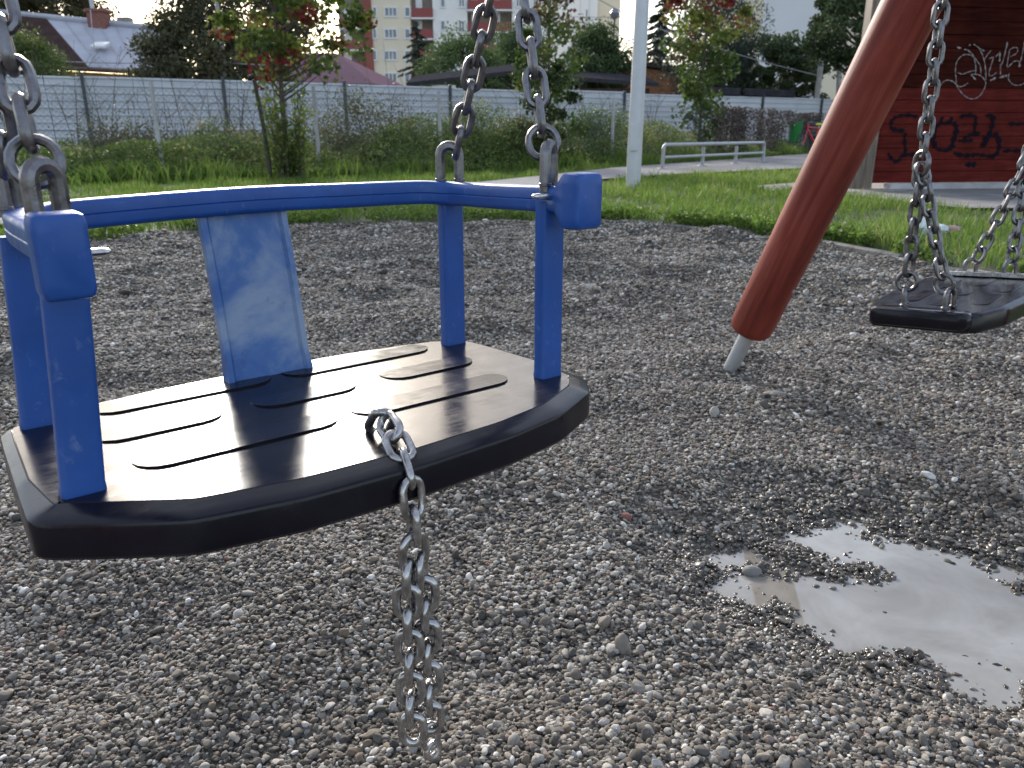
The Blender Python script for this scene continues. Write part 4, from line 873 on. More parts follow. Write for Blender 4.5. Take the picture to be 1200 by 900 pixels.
T, p, d = pole("utility_pole", "slanting leg of the concrete twin pole before the windowless gable", "pole", 957, 116, 971.5, 0, 38, .13, "pole", 9.0)
MB().box(p + d * 8.6, (.9, .12, .12), None, .01).build("crossarm", M["pole"], T)
T, p, d = pole("utility_pole", "upright leg of the concrete twin pole left of the red log", "pole", 982.5, 116, 986, 0, 38, .12, "pole", 9.0)
MB().box(p + d * 8.8, (.3, .3, .25), None, .01).build("cap", M["pole"], T)
T, p, d = pole("street_lamp", "far thin street lamp against the pale sky beside the white tower", "street lamp", 715.5, 90, 721.5, 8, 52, .075, "wire", 7.2)
h = p + d * 6.9
MB().tube([h, h + [0, -.02, .5]], .05, 8).build("collar", M["grey_metal"], T)
MB().loft([[(h[0] + r_ * math.cos(a), h[1] + r_ * math.sin(a), h[2] + z_) for a in np.linspace(0, 6.283, 11)[:-1]] for r_, z_ in ((.10, .4), (.26, .55), (.30, .75), (.16, 1.0), (.05, 1.05))]).build("lantern", M["glass"], T)
hb = p + d * 5.0; MB().tube([hb + [-.35, 0, 0], hb + [.25, 0, .05]], .04, 6).build("bracket", M["grey_metal"], T)

# near lamp post
LX, LY = 1.365, 9.05
T = thing("street_lamp", (LX, LY, 0), "pale grey tubular lamp post standing in the grass by the path", "street lamp")
lz = 4.9; dx = .03
MB().tube([(LX, LY, -.05), (LX, LY, .06), (LX + .004, LY, .8), (LX + .01, LY, 2.3), (LX + dx, LY, lz)], [.088, .084, .080, .072, .055], 20).build("post", M["lamp"], T)
MB().tube([(LX + dx, LY, lz - .05), (LX + dx + .02, LY - .05, lz + .25), (LX + dx + .15, LY + .3, lz + .42), (LX + dx + .3, LY + .8, lz + .46)], .03, 10).build("arm", M["lamp"], T)
MB().loft([[(LX + dx + .32 + s * w * math.cos(a) * .5 + t * .38, LY + .85 + s * w * math.sin(a) * .5 + t, lz + .47 + .05 * math.sin(a) * s) for a in np.linspace(0, 6.283, 13)[:-1]] for t, s, w in ((-.1, .4, .2), (0, 1, .24), (.4, 1, .26), (.55, .5, .2))]).build("lamp_head", M["grey_metal"], T)
c0 = MB().box((LX - .02, LY - .084, .62), (.085, .012, .30), None, .004); c0.build("access_door", M["lamp"], T)

def cable(name, label, pts, r):
    P = [np.array(p, float) for p in pts]; path = []
    for a, b in zip(P[:-1], P[1:]):
        L = np.linalg.norm(b - a)
        for t in np.linspace(0, 1, 12, endpoint=False): q = a + (b - a) * t; q[2] -= L * .012 * 4 * t * (1 - t); path.append(q)
    path.append(P[-1]); o = MB().tube(path, r, 5).build(name, M["cable"], None); tag(o, label, "cable", "overhead cables")
cable("overhead_cable", "thin pale cable sagging across the grey roofed house towards the young red leaved tree", [at(-60, 62, 30), at(263, 73, 25.5), at(345, 76, 24)], .016)
cable("overhead_cable", "thin cable sloping down from the spruce to the slanting twin pole", [at(640, -38, 30), at(757, 28, 34), at(957, 88, 38)], .018)
cable("overhead_cable", "faint cable crossing the pale sky beside the far street lamp", [at(640, 18, 52), at(722, 20, 52), at(790, 10, 52)], .018)

# ------------------------------------------------------------------ barrier, bin, bench, bicycle
def barrier():
    a, b = np.array([2.74, 14.7]), np.array([5.72, 18.45]); T = thing("barrier", (*a, .046), "low galvanised steel barrier with two rails beside the path", "barrier"); h = .42; g0 = .046
    P = lambda t, z: (*(a + (b - a) * t), z + g0)
    rr = .032
    MB().tube([P(0, h - .09), P(.004, h - .03), P(.016, h), P(.5, h), P(.984, h), P(.996, h - .03), P(1, h - .09)], rr, 10).build("top_rail", M["galv"], T)
    MB().tube([P(.01, .2), P(.5, .2), P(.99, .2)], rr * .8, 9).build("lower_rail", M["galv"], T)
    for t in (0, .345, .68, 1):
        MB().tube([P(t, -.05), P(t, h - .06)], rr, 10).build("post", M["galv"], T)
        MB().box(P(t, .006), (.16, .16, .012), None, .003).build("foot_plate", M["galv"], T)
barrier()
BX, BY = X(931, 160, 27.3), 27.3
T = thing("litter_bin", (BX, BY, 0), "tapered green litter bin on a grey stand beside the dark bench", "litter bin")
def ringpts(x, y, z, r, n=18): return [(x + r * math.cos(t), y + r * math.sin(t), z) for t in np.linspace(0, 2 * math.pi, n + 1)[:-1]]
MB().loft([ringpts(BX, BY, z, r) for z, r in ((.36, .13), (.40, .17), (1.0, .225), (1.03, .24), (1.05, .24), (1.05, .215), (.7, .19))]).build("bucket", M["green_bin"], T)
MB().loft([ringpts(BX, BY, z, r) for z, r in ((-.02, .10), (.3, .10), (.35, .14), (.36, .13))]).build("stand", M["concrete"], T)
MB().tube([(BX + .255, BY + .05, .5), (BX + .255, BY + .05, 1.12), (BX - .2, BY + .1, 1.12)], .02, 7).build("bracket", M["grey_metal"], T)
def bench():
    x0, x1, y = X(940, 170, 27.6), X(1003, 170, 28.6), 27.9; T = thing("bench", ((x0 + x1) / 2, y, 0), "dark slatted park bench with concrete feet beside the green litter bin", "bench")
    d = np.array([x1 - x0, .9]); L = np.linalg.norm(d); ang = math.atan2(d[1], d[0]); c, s = math.cos(ang), math.sin(ang); Rm = [[c, -s, 0], [s, c, 0], [0, 0, 1]]
    W = lambda u, v, z: (x0 + c * u - s * v, y + s * u + c * v, z)
    mb = MB()
    for i in range(4): mb.box(W(L / 2, -.06 - .12 * i, .47), (L, .10, .04), Rm, .006)
    mb.build("seat", M["bench_slat"], T)
    mb = MB()
    for i in range(4): mb.box(W(L / 2, .05 + .02 * i, .62 + .125 * i), (L, .04, .085), Rm, .006)
    mb.build("backrest", M["bench_slat"], T)
    for u in (.35, L - .35):
        MB().box(W(u, -.22, .22), (.13, .46, .46), Rm, .02).build("foot", M["concrete"], T)
        MB().box(W(u, .06, .62), (.06, .07, .95), Rm, .01).build("back_support", M["grey_metal"], T)
bench()
def bicycle():
    x, y = X(944, 165, 26.9), 26.9; T = thing("bicycle", (x, y, .0), "red framed bicycle with a yellow saddle cover leaning by the bench", "bicycle")
    d = unit((.86, .5, 0)); W = lambda u, z, v=0.0: np.array([x, y, 0]) + d * u + np.array([-d[1], d[0], 0]) * (v + .08 * z) + np.array([0, 0, z])
    for u in (-.05, 1.0):
        o = MB().tube([W(u + .33 * math.cos(t), .34 + .33 * math.sin(t)) for t in np.linspace(0, 6.283, 29)[:-1]], .022, 7, closed=True).build("wheel", M["tyre"], T)
        mb = MB()
        for t in np.linspace(0, 6.283, 15)[:-1]: mb.tube([W(u, .34), W(u + .32 * math.cos(t), .34 + .32 * math.sin(t))], .003, 3)
        mb.build("spokes", M["galv"], o)
    mb = MB(); hd, bb, st, rw = W(.12, .80), W(.5, .32), W(.66, .82), W(1.0, .34)
    for a, b, r in ((hd, bb, .032), (hd + [0, 0, .06], st, .028), (bb, st, .026), (bb, rw, .018), (st, rw, .016)): mb.tube([a, b], r, 8)
    mb.build("frame", M["red_paint"], T)
    MB().tube([W(-.05, .34), W(.06, .66), W(.12, .82), W(.10, .98)], .024, 8).build("fork", M["red_paint"], T)
    MB().tube([W(.05, 1.02, -.28), W(.10, 1.0, -.1), W(.10, 1.0, .1), W(.05, 1.02, .28)], .016, 7).build("handlebar", M["tyre"], T)
    MB().sphere(W(.68, .95), .1, 10, 7, (1.3, .7, .45)).build("saddle", M["yellow"], T)
    MB().tube([W(.66, .8), W(.68, .93)], .014, 6).build("seat_post", M["galv"], T)
    MB().tube([W(.5 + .1 * math.cos(t), .32 + .1 * math.sin(t), -.03) for t in np.linspace(0, 6.283, 15)[:-1]], .008, 5, closed=True).build("chainring", M["grey_metal"], T)
bicycle()

# ------------------------------------------------------------------ red wooden wall with graffiti
def graffiti_wall():
    A = np.array([4.18, 9.42]); B = np.array([8.4, 9.98]); d = (B - A) / np.linalg.norm(B - A); nrm = np.array([d[1], -d[0]]); L = np.linalg.norm(B - A)
    T = thing("wooden_wall", (A[0], A[1], 0), "red painted board wall with graffiti and a weathered corner post", "wall")
    c, s = d; Rm = [[c, -s, 0], [s, c, 0], [0, 0, 1]]; W = lambda u, z, o: (A[0] + d[0] * u + nrm[0] * o, A[1] + d[1] * u + nrm[1] * o, z)
    def boards(z0, z1, n, m, nm, sd):
        r_ = random.Random(sd); mb = MB(); h = (z1 - z0) / n
        for i in range(n): mb.box(W(L / 2, z0 + h * (i + .5), r_.uniform(-.004, .004)), (L, .034, h - .0025), Rm, .004)
        return mb.build(nm, M[m], T)
    boards(.10, 1.15, 8, "redplank", "boards", 1); boards(1.15, 2.55, 10, "darkplank", "boards", 2)["label"] = "dark upper boards"  # upper boards get a darker wood colour than the red ones below
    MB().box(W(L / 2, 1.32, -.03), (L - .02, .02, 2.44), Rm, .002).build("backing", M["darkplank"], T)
    for u, w, m, o in ((-.20, .17, "oldpost", .02), (-.045, .12, "oldpost", -.01)): MB().box(W(u, 1.28, o), (w, .15, 2.62), Rm, .012).build("post", M[m], T)
    MB().box(W(L, 1.28, .02), (.16, .15, 2.62), Rm, .012).build("post", M["oldpost"], T)
    MB().box(W(3.2, .9, .06), (.12, .08, 1.6), Rm, .01).build("batten", M["oldpost"], T)
    MB().box(W(L / 2 + .1, .055, .10), (L - .15, .14, .09), Rm, .01).build("sill_beam", M["beam_white"], T)
    a, b = np.array(W(-.02, 2.62, .75)), np.array(W(L + .3, 2.62, .55)); off = np.array([*(-nrm * 2.2), .30])
    mb = MB(); quad(mb, a, b, b + off, a + off, .07); mb.build("roof", M["shed_roof"], T, smooth=False)
    # strokes of the graffiti, taken on the wall plane
    n3 = np.array([nrm[0], nrm[1], 0.0]); o0 = np.array([A[0], A[1], 0]) + n3 * .026
    def onw(px, py):
        r = ray(px, py); C = np.array([0, 0, CAM_H]); t = ((o0 - C) @ n3) / (r @ n3); return C + r * t
    def smooth(P):
        P = [np.array(p, float) for p in P]; out = []
        for i in range(len(P) - 1):
            p0, p1, p2, p3 = P[max(0, i - 1)], P[i], P[i + 1], P[min(len(P) - 1, i + 2)]
            for t in np.linspace(0, 1, 6, endpoint=False): out.append(.5 * (2 * p1 + (p2 - p0) * t + (2 * p0 - 5 * p1 + 4 * p2 - p3) * t * t + (3 * p1 - p0 - 3 * p2 + p3) * t ** 3))
        out.append(P[-1]); return out
    cnt = [0]
    def strokes(name, lst, f, m, wd):
        mb = MB()
        for st in lst:
            w = wd
            if isinstance(st[0], (int, float)): w = st[0]; st = st[1:]
            P = smooth([onw(*f(*q)) for q in st]); cnt[0] += 1; lift = n3 * (.0006 * cnt[0] % .004)
            V = []
            for i in range(len(P)):
                t = unit(P[min(i + 1, len(P) - 1)] - P[max(0, i - 1)]); sd = np.cross(t, n3); ww = w * (.75 + .35 * math.sin(i * 1.3 + cnt[0])) * .5
                if i in (0, len(P) - 1): ww *= .5
                V += [P[i] + sd * ww + lift, P[i] - sd * ww + lift]
            mb.add(V, [(2 * i, 2 * i + 1, 2 * i + 3, 2 * i + 2) for i in range(len(P) - 1)])
        return mb.build(name, M[m], T, smooth=False)
    fb = lambda x, y: (1030 + x / 6.43, 90 + y / 6.43); fw = lambda x, y: (1100 + x / 9.0, 30 + y / 9.0)
    strokes("graffiti", [
        [(70, 575), (95, 615), (140, 640), (165, 605), (200, 560), (195, 480), (200, 420)], (.05, (88, 378), (130, 400), (195, 408)), [(90, 375), (105, 320), (150, 296), (220, 288), (290, 300)], (.05, (172, 592), (230, 584), (300, 590)),
        [(452, 352), (425, 400), (410, 470), (430, 530), (480, 552), (550, 548)], (.045, (450, 352), (520, 345), (585, 352)), (.075, (585, 355), (582, 420), (560, 490), (548, 545)), (.06, (428, 400), (412, 470), (425, 520)),
        [(470, 335), (480, 300)], [(545, 335), (550, 300)],
        [(610, 300), (670, 288), (730, 296)], [(735, 296), (728, 350), (720, 430)], (.045, (640, 462), (690, 440), (760, 425)), [(600, 480), (660, 482), (710, 478)], (.055, (565, 572), (630, 592), (700, 590), (735, 582)),
        [(800, 292), (860, 290)], (.06, (862, 292), (858, 350), (838, 420), (800, 470), (780, 530)), (.06, (870, 420), (905, 470), (905, 540), (880, 590), (845, 600)), [(735, 582), (780, 590), (845, 600)], [(800, 520), (822, 470), (850, 430)],
        (.07, (652, 660), (690, 662), (735, 660)), [(930, 560), (1000, 555), (1090, 560)], [(980, 350), (1040, 355), (1093, 350)]], fb, "black_spray", .044)["label"] = "black outlined letters JOEL"
    strokes("graffiti", [
        [(0, 660), (40, 600), (90, 575), (150, 590), (210, 640), (260, 635), (310, 605)], [(185, 600), (180, 540), (175, 450), (195, 370), (250, 315), (310, 305), (360, 330), (385, 400), (390, 470), (385, 500)],
        [(185, 630), (240, 710), (310, 765), (380, 770), (440, 730), (485, 650), (490, 590), (450, 535), (400, 515), (340, 515)], (.016, (340, 515), (390, 570)), [(200, 495), (250, 512), (310, 490), (390, 470)],
        (.018, (190, 228), (240, 238)), [(265, 250), (310, 262), (360, 310), (400, 370), (435, 420), (445, 510)], (.02, (318, 205), (335, 205)), [(365, 195), (420, 235), (460, 310), (485, 400), (495, 500), (495, 575)], [(420, 235), (480, 270)],
        [(480, 360), (520, 300), (555, 260)], [(530, 350), (580, 330)], [(580, 330), (545, 440), (530, 520), (570, 525), (610, 490)], [(600, 330), (650, 275)], (.02, (645, 290), (640, 380)), [(650, 400), (650, 520)], (.024, (540, 580), (600, 550)), (.026, (640, 550), (700, 530), (725, 530)),
        [(660, 420), (690, 330), (720, 180)], (.018, (722, 175), (715, 240)), [(745, 270), (730, 350), (720, 430), (740, 430), (790, 380), (840, 375), (855, 420)], [(740, 260), (790, 232), (830, 240), (820, 290), (750, 330)], (.03, (850, 395), (852, 435)),
        [(855, 400), (880, 310), (900, 200), (905, 160)], [(745, 500), (735, 560), (770, 610), (820, 630), (880, 620), (905, 600)]], fw, "white_spray", .011)["label"] = "thin white script tag"
graffiti_wall()
T = thing("plastic_wrapper", (*on_z(1098, 276, .03)[:2], .03), "crumpled white and red plastic wrapper lying in the grass", "litter")
wx, wy, _ = on_z(1098, 276, .05)
def crumple(c, rx, ry, rz, m, name, sd):
    r_ = np.random.default_rng(sd); mb = MB(); rings = []
    for j in range(7):
        ph = -1.4 + 2.8 * j / 6; rings.append([(c[0] + math.cos(ph) * math.cos(t) * rx * r_.uniform(.7, 1.2), c[1] + math.cos(ph) * math.sin(t) * ry * r_.uniform(.7, 1.2), c[2] + math.sin(ph) * rz * r_.uniform(.8, 1.2)) for t in np.linspace(0, 6.283, 12)[:-1]])
    mb.loft(rings); return mb.build(name, M[m], T, sharp=20)
crumple((wx - .09, wy + .02, .10), .055, .05, .055, "bag", "wrapper", 1); crumple((wx + .09, wy, .085), .05, .03, .026, "bag_red", "printed_end", 2); crumple((wx + .02, wy + .01, .085), .07, .04, .032, "bag", "fold", 3)
def stone(label, name, px, py, r, m, sq, z=0.01):
    p = on_z(px, py, z); z = float(ground_h(p[0:1], p[1:2])[0]) + r * sq[2] * .5
    mb = MB(); mb.sphere((0, 0, 0), r, 12, 9, sq); V = mb.v[0]; V *= 1 + .18 * (noise(V[:, 0] / r * 1.1 + px, V[:, 1] / r * 1.1 + V[:, 2] / r, 81))[:, None]; mb.v[0] = V + np.array([p[0], p[1], z])
    tag(mb.build(name, M[m], None, sharp=60), label, "stone")
stone("lone white stone on the gravel under the flat swing", "white_stone", 1001, 384, .013, "white_stone", (1.1, .9, .8))
stone("pale flat stone on the gravel mound by the red log", "flat_stone", 908, 457, .024, "flat_stone", (1.2, .8, .28))
stone("small reddish stone lying on the gravel left of the puddle", "red_stone", 733, 606, .011, "brick", (1.2, .9, .7), -.02)
stone("rounded stone at the tip of the puddle", "shore_stone", 882, 664, .014, "flat_stone", (1.2, .9, .7), -.045)

# ================================================================== THE SWINGS
def lbuild(mb, name, m, T, sharp=38, smooth=True):
    o = mb.build(name, M[m], None, sharp, smooth); o.parent = T; return o
def smooth_loop(P, n):
    """closed Catmull-Rom through P resampled to n points"""
    P = np.asarray(P, float); k = len(P); out = []
    for i in range(k):
        p0, p1, p2, p3 = P[i - 1], P[i], P[(i + 1) % k], P[(i + 2) % k]
        for t in np.linspace(0, 1, 10, endpoint=False): out.append(.5 * (2 * p1 + (p2 - p0) * t + (2 * p0 - 5 * p1 + 4 * p2 - p3) * t * t + (3 * p1 - p0 - 3 * p2 + p3) * t ** 3))
    out = np.array(out); s = np.r_[0, np.cumsum(np.linalg.norm(np.diff(np.vstack([out, out[:1]]), axis=0), axis=1))]
    q = np.linspace(0, s[-1], n, endpoint=False); o2 = np.vstack([out, out[:1]])
    return np.stack([np.interp(q, s, o2[:, 0]), np.interp(q, s, o2[:, 1])], -1)
def corner_loop(P, n, soft=.010):
    """closed polygon resampled to n points with its corners slightly rounded"""
    P = np.asarray(P, float); Q = np.vstack([P, P[:1]]); L = np.r_[0, np.cumsum(np.linalg.norm(np.diff(Q, axis=0), axis=1))]
    q = np.linspace(0, L[-1], n, endpoint=False); X_ = np.stack([np.interp(q, L, Q[:, 0]), np.interp(q, L, Q[:, 1])], -1); k = max(1, int(soft / (L[-1] / n)))
    for _ in range(k): X_ = (np.roll(X_, 1, 0) + 2 * X_ + np.roll(X_, -1, 0)) / 4
    return X_
def inset(P, d):
    """move a clockwise loop inwards by d (array or scalar)"""
    T = np.roll(P, -1, 0) - np.roll(P, 1, 0); T /= np.linalg.norm(T, axis=1, keepdims=True); N = np.stack([T[:, 1], -T[:, 0]], -1)
    return P + N * np.broadcast_to(d, (len(P),))[:, None]
def lift(P, z): return np.column_stack([P, np.broadcast_to(z, (len(P),))])
def seat_slab(P, front_inset, thick, front_drop=.006):
    w = np.clip((-P[:, 1] - .04) / .08, 0, 1) if front_inset is not None else np.zeros(len(P))
    fi = .009 + ((front_inset or .009) - .009) * w; dr = .003 + (front_drop - .003) * w
    return [lift(inset(P, fi + .004), 0), lift(inset(P, fi + .0016), 0), lift(inset(P, fi + .0008), -.0010), lift(inset(P, fi), -.0002), lift(inset(P, fi * .5 + .001), -dr * .55), lift(inset(P, .0035), -dr), lift(inset(P, .001), -dr - .0015), lift(P, -dr - .004), lift(P, -thick + .004), lift(inset(P, .002), -thick + .001), lift(inset(P, .006), -thick)]
def pad(mb, u0, u1, v, depth, h=.0024):
    """tread pad: stadium with a crisp raised front lip that falls away to nothing at the back"""
    r = depth * .46; top = []; ring = []
    pts = []
    for a in np.linspace(math.pi * 1.5, math.pi * .5, 9): pts.append((u0 + r + math.cos(a) * r, v + r + math.sin(a) * r))
    for a in np.linspace(math.pi * .5, -math.pi * .5, 9): pts.append((u1 - r + math.cos(a) * r, v + r + math.sin(a) * r))
    zf = lambda y: h * (1 - (y - v) / (2 * r)) - .0004
    pts = pts[::-1] if False else pts
    t = [(x, y, zf(y)) for x, y in pts]; b = [(x, y, -.003) for x, y in pts]; n = len(pts)
    mb.add(t + b, [tuple(range(n - 1, -1, -1))] + [(i, (i + 1) % n, n + (i + 1) % n, n + i) for i in range(n)])
def rrect(w, h, r, k=4):
    out = []
    for cx_, cy_, a0 in ((w / 2 - r, h / 2 - r, 0), (-w / 2 + r, h / 2 - r, 90), (-w / 2 + r, -h / 2 + r, 180), (w / 2 - r, -h / 2 + r, 270)):
        for t in np.linspace(0, 90, k): a = R(a0 + t); out.append((cx_ + r * math.cos(a), cy_ + r * math.sin(a)))
    return np.array(out)

def baby_swing():
    T = thing("baby_swing", (-0.19459, 0.73394, 0.40), "blue framed baby swing with a black rubber seat and a loose front safety chain", "swing", "swings hanging from the timber frame")
    T.rotation_euler = (0, 0, R(39.087))
    out = [(-.268, -.110), (-.266, -.05), (-.262, .05), (-.259, .100), (-.215, .122), (-.12, .137), (0, .142), (.12, .137), (.215, .122), (.256, .095), (.262, .05), (.267, -.05), (.266, -.112),
           (.238, -.146), (.17, -.178), (.10, -.191), (0, -.196), (-.10, -.191), (-.178, -.174), (-.225, -.142)]
    P = corner_loop(out, 260, .02)
    mb = MB(); mb.loft(seat_slab(P, .021, .036, .0055))
    for v, us in ((.075, ((-.185, -.008), (.006, .192))), (-.003, ((-.200, -.088), (-.058, .052), (.085, .202))), (-.083, ((-.187, -.010), (.006, .190)))):
        for u0, u1 in us: pad(mb, u0, u1, v, .052)
    seat = lbuild(mb, "seat", "rubber", T, 30)
    # fine moulding line along the front bevel is the plateau's edge; posts
    hts = {(-1, -1): .160, (-1, 1): .162, (1, 1): .176, (1, -1): .180}
    for (su, sv), h in hts.items():
        u, v = .228 * su, .089 * sv; dx = .012 if su < 0 else 0
        pr = rrect(.029, .0165, .004)
        rings = [np.column_stack([pr * s + np.array([u + dx * t, v]), np.full(len(pr), z)]) for s, z, t in ((1.04, -.003, 0), (1.04, .004, 0), (1, .006, 0.03), (1, h * .5, .5), (1, h + .006, 1))]
        lbuild(MB().loft(rings), "post", "blue", T)
    # guard rail, swept round three sides, flaring into end caps
    uL, uR = -.217, .228
    path = [(uL - .001, -.105, .178), (uL, -.04, .177), (uL + .0, .04, .177), (uL + .004, .078, .178), (uL + .02, .099, .179), (uL + .05, .108, .181), (-.10, .114, .183), (0.0, .116, .1855), (.10, .114, .185), (.165, .110, .185), (.198, .101, .185), (.218, .086, .184), (uR, .062, .184), (uR, 0, .185), (uR, -.105, .188)]
    path = np.array(path); pp = []
    for i in range(len(path) - 1):
        p0, p1, p2, p3 = path[max(0, i - 1)], path[i], path[i + 1], path[min(len(path) - 1, i + 2)]
        for t in np.linspace(0, 1, 5, endpoint=False): pp.append(.5 * (2 * p1 + (p2 - p0) * t + (2 * p0 - 5 * p1 + 4 * p2 - p3) * t * t + (3 * p1 - p0 - 3 * p2 + p3) * t ** 3))
    pp.append(path[-1]); pp = np.array(pp)
    # profile (across, up) with a fine parting groove at mid height
    w, h, r = .0122, .0131, .0055
    prof = [(w, .0010), (w - .0007, 0.0), (w, -.0010)]
    def arc(cx_, cy_, a0, a1): return [(cx_ + r * math.cos(R(a)), cy_ + r * math.sin(R(a))) for a in np.linspace(a0, a1, 5)]
    prof = [(w - .0009, 0)] + [(w, .0009)] + arc(w - r, h - r, 0, 90) + arc(-w + r, h - r, 90, 180) + [(-w, .0009), (-w + .0009, 0), (-w, -.0009)] + arc(-w + r, -h + r, 180, 270) + arc(w - r, -h + r, 270, 360) + [(w, -.0009)]
    prof = np.array(prof)
    def ring(p, t, sx=1, sz=1, dz=0):
        t = unit((t[0], t[1], 0)); s = np.array([t[1], -t[0], 0]); return np.array([p + s * a * sx + np.array([0, 0, b * sz + dz]) for a, b in prof])
    rings = []
    for i in range(len(pp)):
        t = pp[min(i + 1, len(pp) - 1)] - pp[max(0, i - 1)]; rings.append(ring(pp[i], t))
    e0, e1 = pp[0], pp[-1]; B_ = np.array([0, -1, 0.0])
    cap = [(.0, 1, 1), (.008, 1.08, 1.15), (.022, 1.5, 1.72), (.026, 1.62, 1.88), (.030, 1.66, 1.93), (.046, 1.62, 1.90), (.049, 1.52, 1.82), (.0505, 1.35, 1.66)]
    na = len(prof)
    def cring(p, t, w_, h_, rr_, dz):
        t = unit((t[0], t[1], 0)); sd = np.array([t[1], -t[0], 0]); q = []
        X0 = prof / np.array([w, h])
        for a, b in X0:   # squash the groove flat and square the corners up
            m_ = max(abs(a), abs(b)); a2, b2 = a / m_, b / m_; cx_, cy_ = np.clip(a2 * w_, -w_ + rr_, w_ - rr_), np.clip(b2 * h_, -h_ + rr_, h_ - rr_); dx_, dy_ = a2 * w_ - cx_, b2 * h_ - cy_
            n_ = math.hypot(dx_, dy_); f_ = min(1, rr_ / n_) if n_ > 1e-9 else 0
            if n_ > rr_: dx_, dy_ = dx_ * f_, dy_ * f_
            q.append(p + sd * (cx_ + dx_) + np.array([0, 0, cy_ + dy_ + dz]))
        return np.array(q)
    endR = [cring(e1 + B_ * d_, B_, a, b, .005, 0) for d_, a, b in ((.003, .0125, .0133), (.008, .0138, .0175), (.017, .0168, .0245), (.0195, .0176, .0262), (.022, .0180, .0266), (.038, .0178, .0263), (.0405, .0169, .0254), (.042, .0150, .0232))]
    sh = np.array([-.0045, 0, 0.0])
    endL = [cring(e0 + B_ * d_ + sh * min(1, d_ / .018), -B_, a, b, .0045, -.001) for d_, a, b in ((.004, .0125, .0133), (.008, .0134, .0180), (.016, .0150, .0250), (.0185, .0158, .0268), (.021, .0160, .0272), (.037, .0158, .0268), (.0395, .0150, .0258), (.041, .0128, .0236))]
    lbuild(MB().loft(endL[::-1] + rings + endR), "guard_rail", "blue", T, 42)
    # back panel: slab with raised side ribs, leaning slightly out towards the rail
    def prow(z, u0, u1, v, th=.006):
        return [(u0, v + th, z), (u1, v + th, z), (u1, v - th, z), (u1 - .006, v - th, z), (u1 - .009, v - th + .004, z), (u0 + .009, v - th + .004, z), (u0 + .006, v - th, z), (u0, v - th, z)]
    rows = [prow(-.002, -.052, .042, .106, .009), prow(.004, -.052, .042, .106, .009), prow(.03, -.0515, .0405, .108), prow(.10, -.0535, .0375, .113), prow(.165, -.057, .0335, .117), prow(.182, -.058, .033, .118)]
    lbuild(MB().loft([np.array(r_) for r_ in rows]), "back_panel", "blue_worn", T, 30)
    # steel pins of the restraint, pointing inwards near the front posts
    for u, v, z, s in ((uL, -.098, .173, 1), (uR, -.098, .1915, -1)):
        rr = [np.array([(u + s * x, v + .0052 * k * math.cos(a), z + .0030 * k * math.sin(a)) for a in np.linspace(0, 6.283, 11)[:-1]]) for x, k in ((.006, 1), (.025, 1), (.029, .8), (.0305, .4))]
        lbuild(MB().loft(rr), "pin", "pin", T)
    # eye bolts, shackle rings and chains
    apex = {-1: np.array([-.222, 0, .465]), 1: np.array([.240, -.012, .47])}
    wr = .0060
    def eye(c, wdir, hgt, half):
        w_ = unit(wdir); pts = [c - w_ * half + np.array([0, 0, -.006]), c - w_ * half + np.array([0, 0, hgt - half])] + [c + np.array([0, 0, hgt - half]) + half * (-w_ * math.cos(a) + np.array([0, 0, math.sin(a)])) for a in np.linspace(.25, math.pi - .25, 8)] + [c + w_ * half + np.array([0, 0, hgt - half]), c + w_ * half + np.array([0, 0, -.006])]
        mb = MB().tube(pts, wr, 9)
        for sg in (-1, 1): mb.sphere(c + w_ * half * sg + np.array([0, 0, .001]), .0068, 9, 6, (1, 1, .6))
        return mb
    for su, sv, z, th in ((1, -1, .201, 28), (1, 1, .198, -44), (-1, -1, .192, 30), (-1, 1, .191, 60)):
        c = np.array([.226 * su + (.008 if su < 0 else 0), .089 * sv + (0 if sv < 0 else -.004), z]); wdir = (math.cos(R(th)), math.sin(R(th)), 0)
        lbuild(eye(c, wdir, .039, .0100 if sv < 0 else .0110), "eye_bolt", "chain", T)
        up = apex[su] - c; t = unit(up); face = np.array([math.cos(R(-39 if su > 0 else -15)), math.sin(R(-39 if su > 0 else -15)), 0]); mb = MB()
        s0 = .034
        if sv < 0:
            mb.link(c + t * .0425, t, face, .031, .029, .0038, 9, 9); s0 = .055
            st = c + t * s0; mb.chain(st, apex[su], np.cross(t, face), start=0, jit=.16)
        else:
            st = c + t * .032; mb.chain(st, apex[su], np.cross(t, face), start=0, jit=.16)
        lbuild(mb, "suspension_chain", "chain", T)
    for su in (-1, 1):
        a = apex[su]; mb = MB(); mb.link(a + np.array([0, 0, .006]), (0, 0, 1), (0, 1, 0), .040, .036, .0042, 9, 9); mb.chain(a + np.array([0, 0, .022]), np.array([a[0], 0, 1.135]), (1, 0, 0), jit=.1)
        lbuild(mb, "hanger_chain", "chain", T)
    # front safety chain: out of its hole, over the edge, hanging doubled
    L_, W_, r_ = .031, .0165, .0033; mb = MB()
    Lk = lambda c, t, w, L=L_, W=W_, r=r_: mb.link(np.array(c, float), np.array(t, float), np.array(w, float), L, W, r, 8, 10)
    Lk((.002, -.124, .0085), (.05, -.62, .80), (.75, -.45, -.4), .031, .0180, .0040)
    Lk((-.002, -.146, .0120), (-.16, -1, -.22), (.55, 0, .85), .0315, .0170, .0035)
    Lk((-.007, -.1685, .0035), (-.22, -1, -.46), (.95, 0, .12), .0320, .0185, .0035)
    Lk((-.012, -.1885, -.0085), (-.20, -.80, -.78), (.25, .55, -.55), .0310, .0165, .0034)
    Lk((-.0155, -.2010, -.0290), (-.05, -.16, -1), (1, .15, 0), .0320, .0185, .0035)
    v0 = -.2030; z = -.0525
    Lk((-.017, v0, z), (.0, .0, -1), (.2, 1, 0), .0310, .0165, .0034); z -= .0240
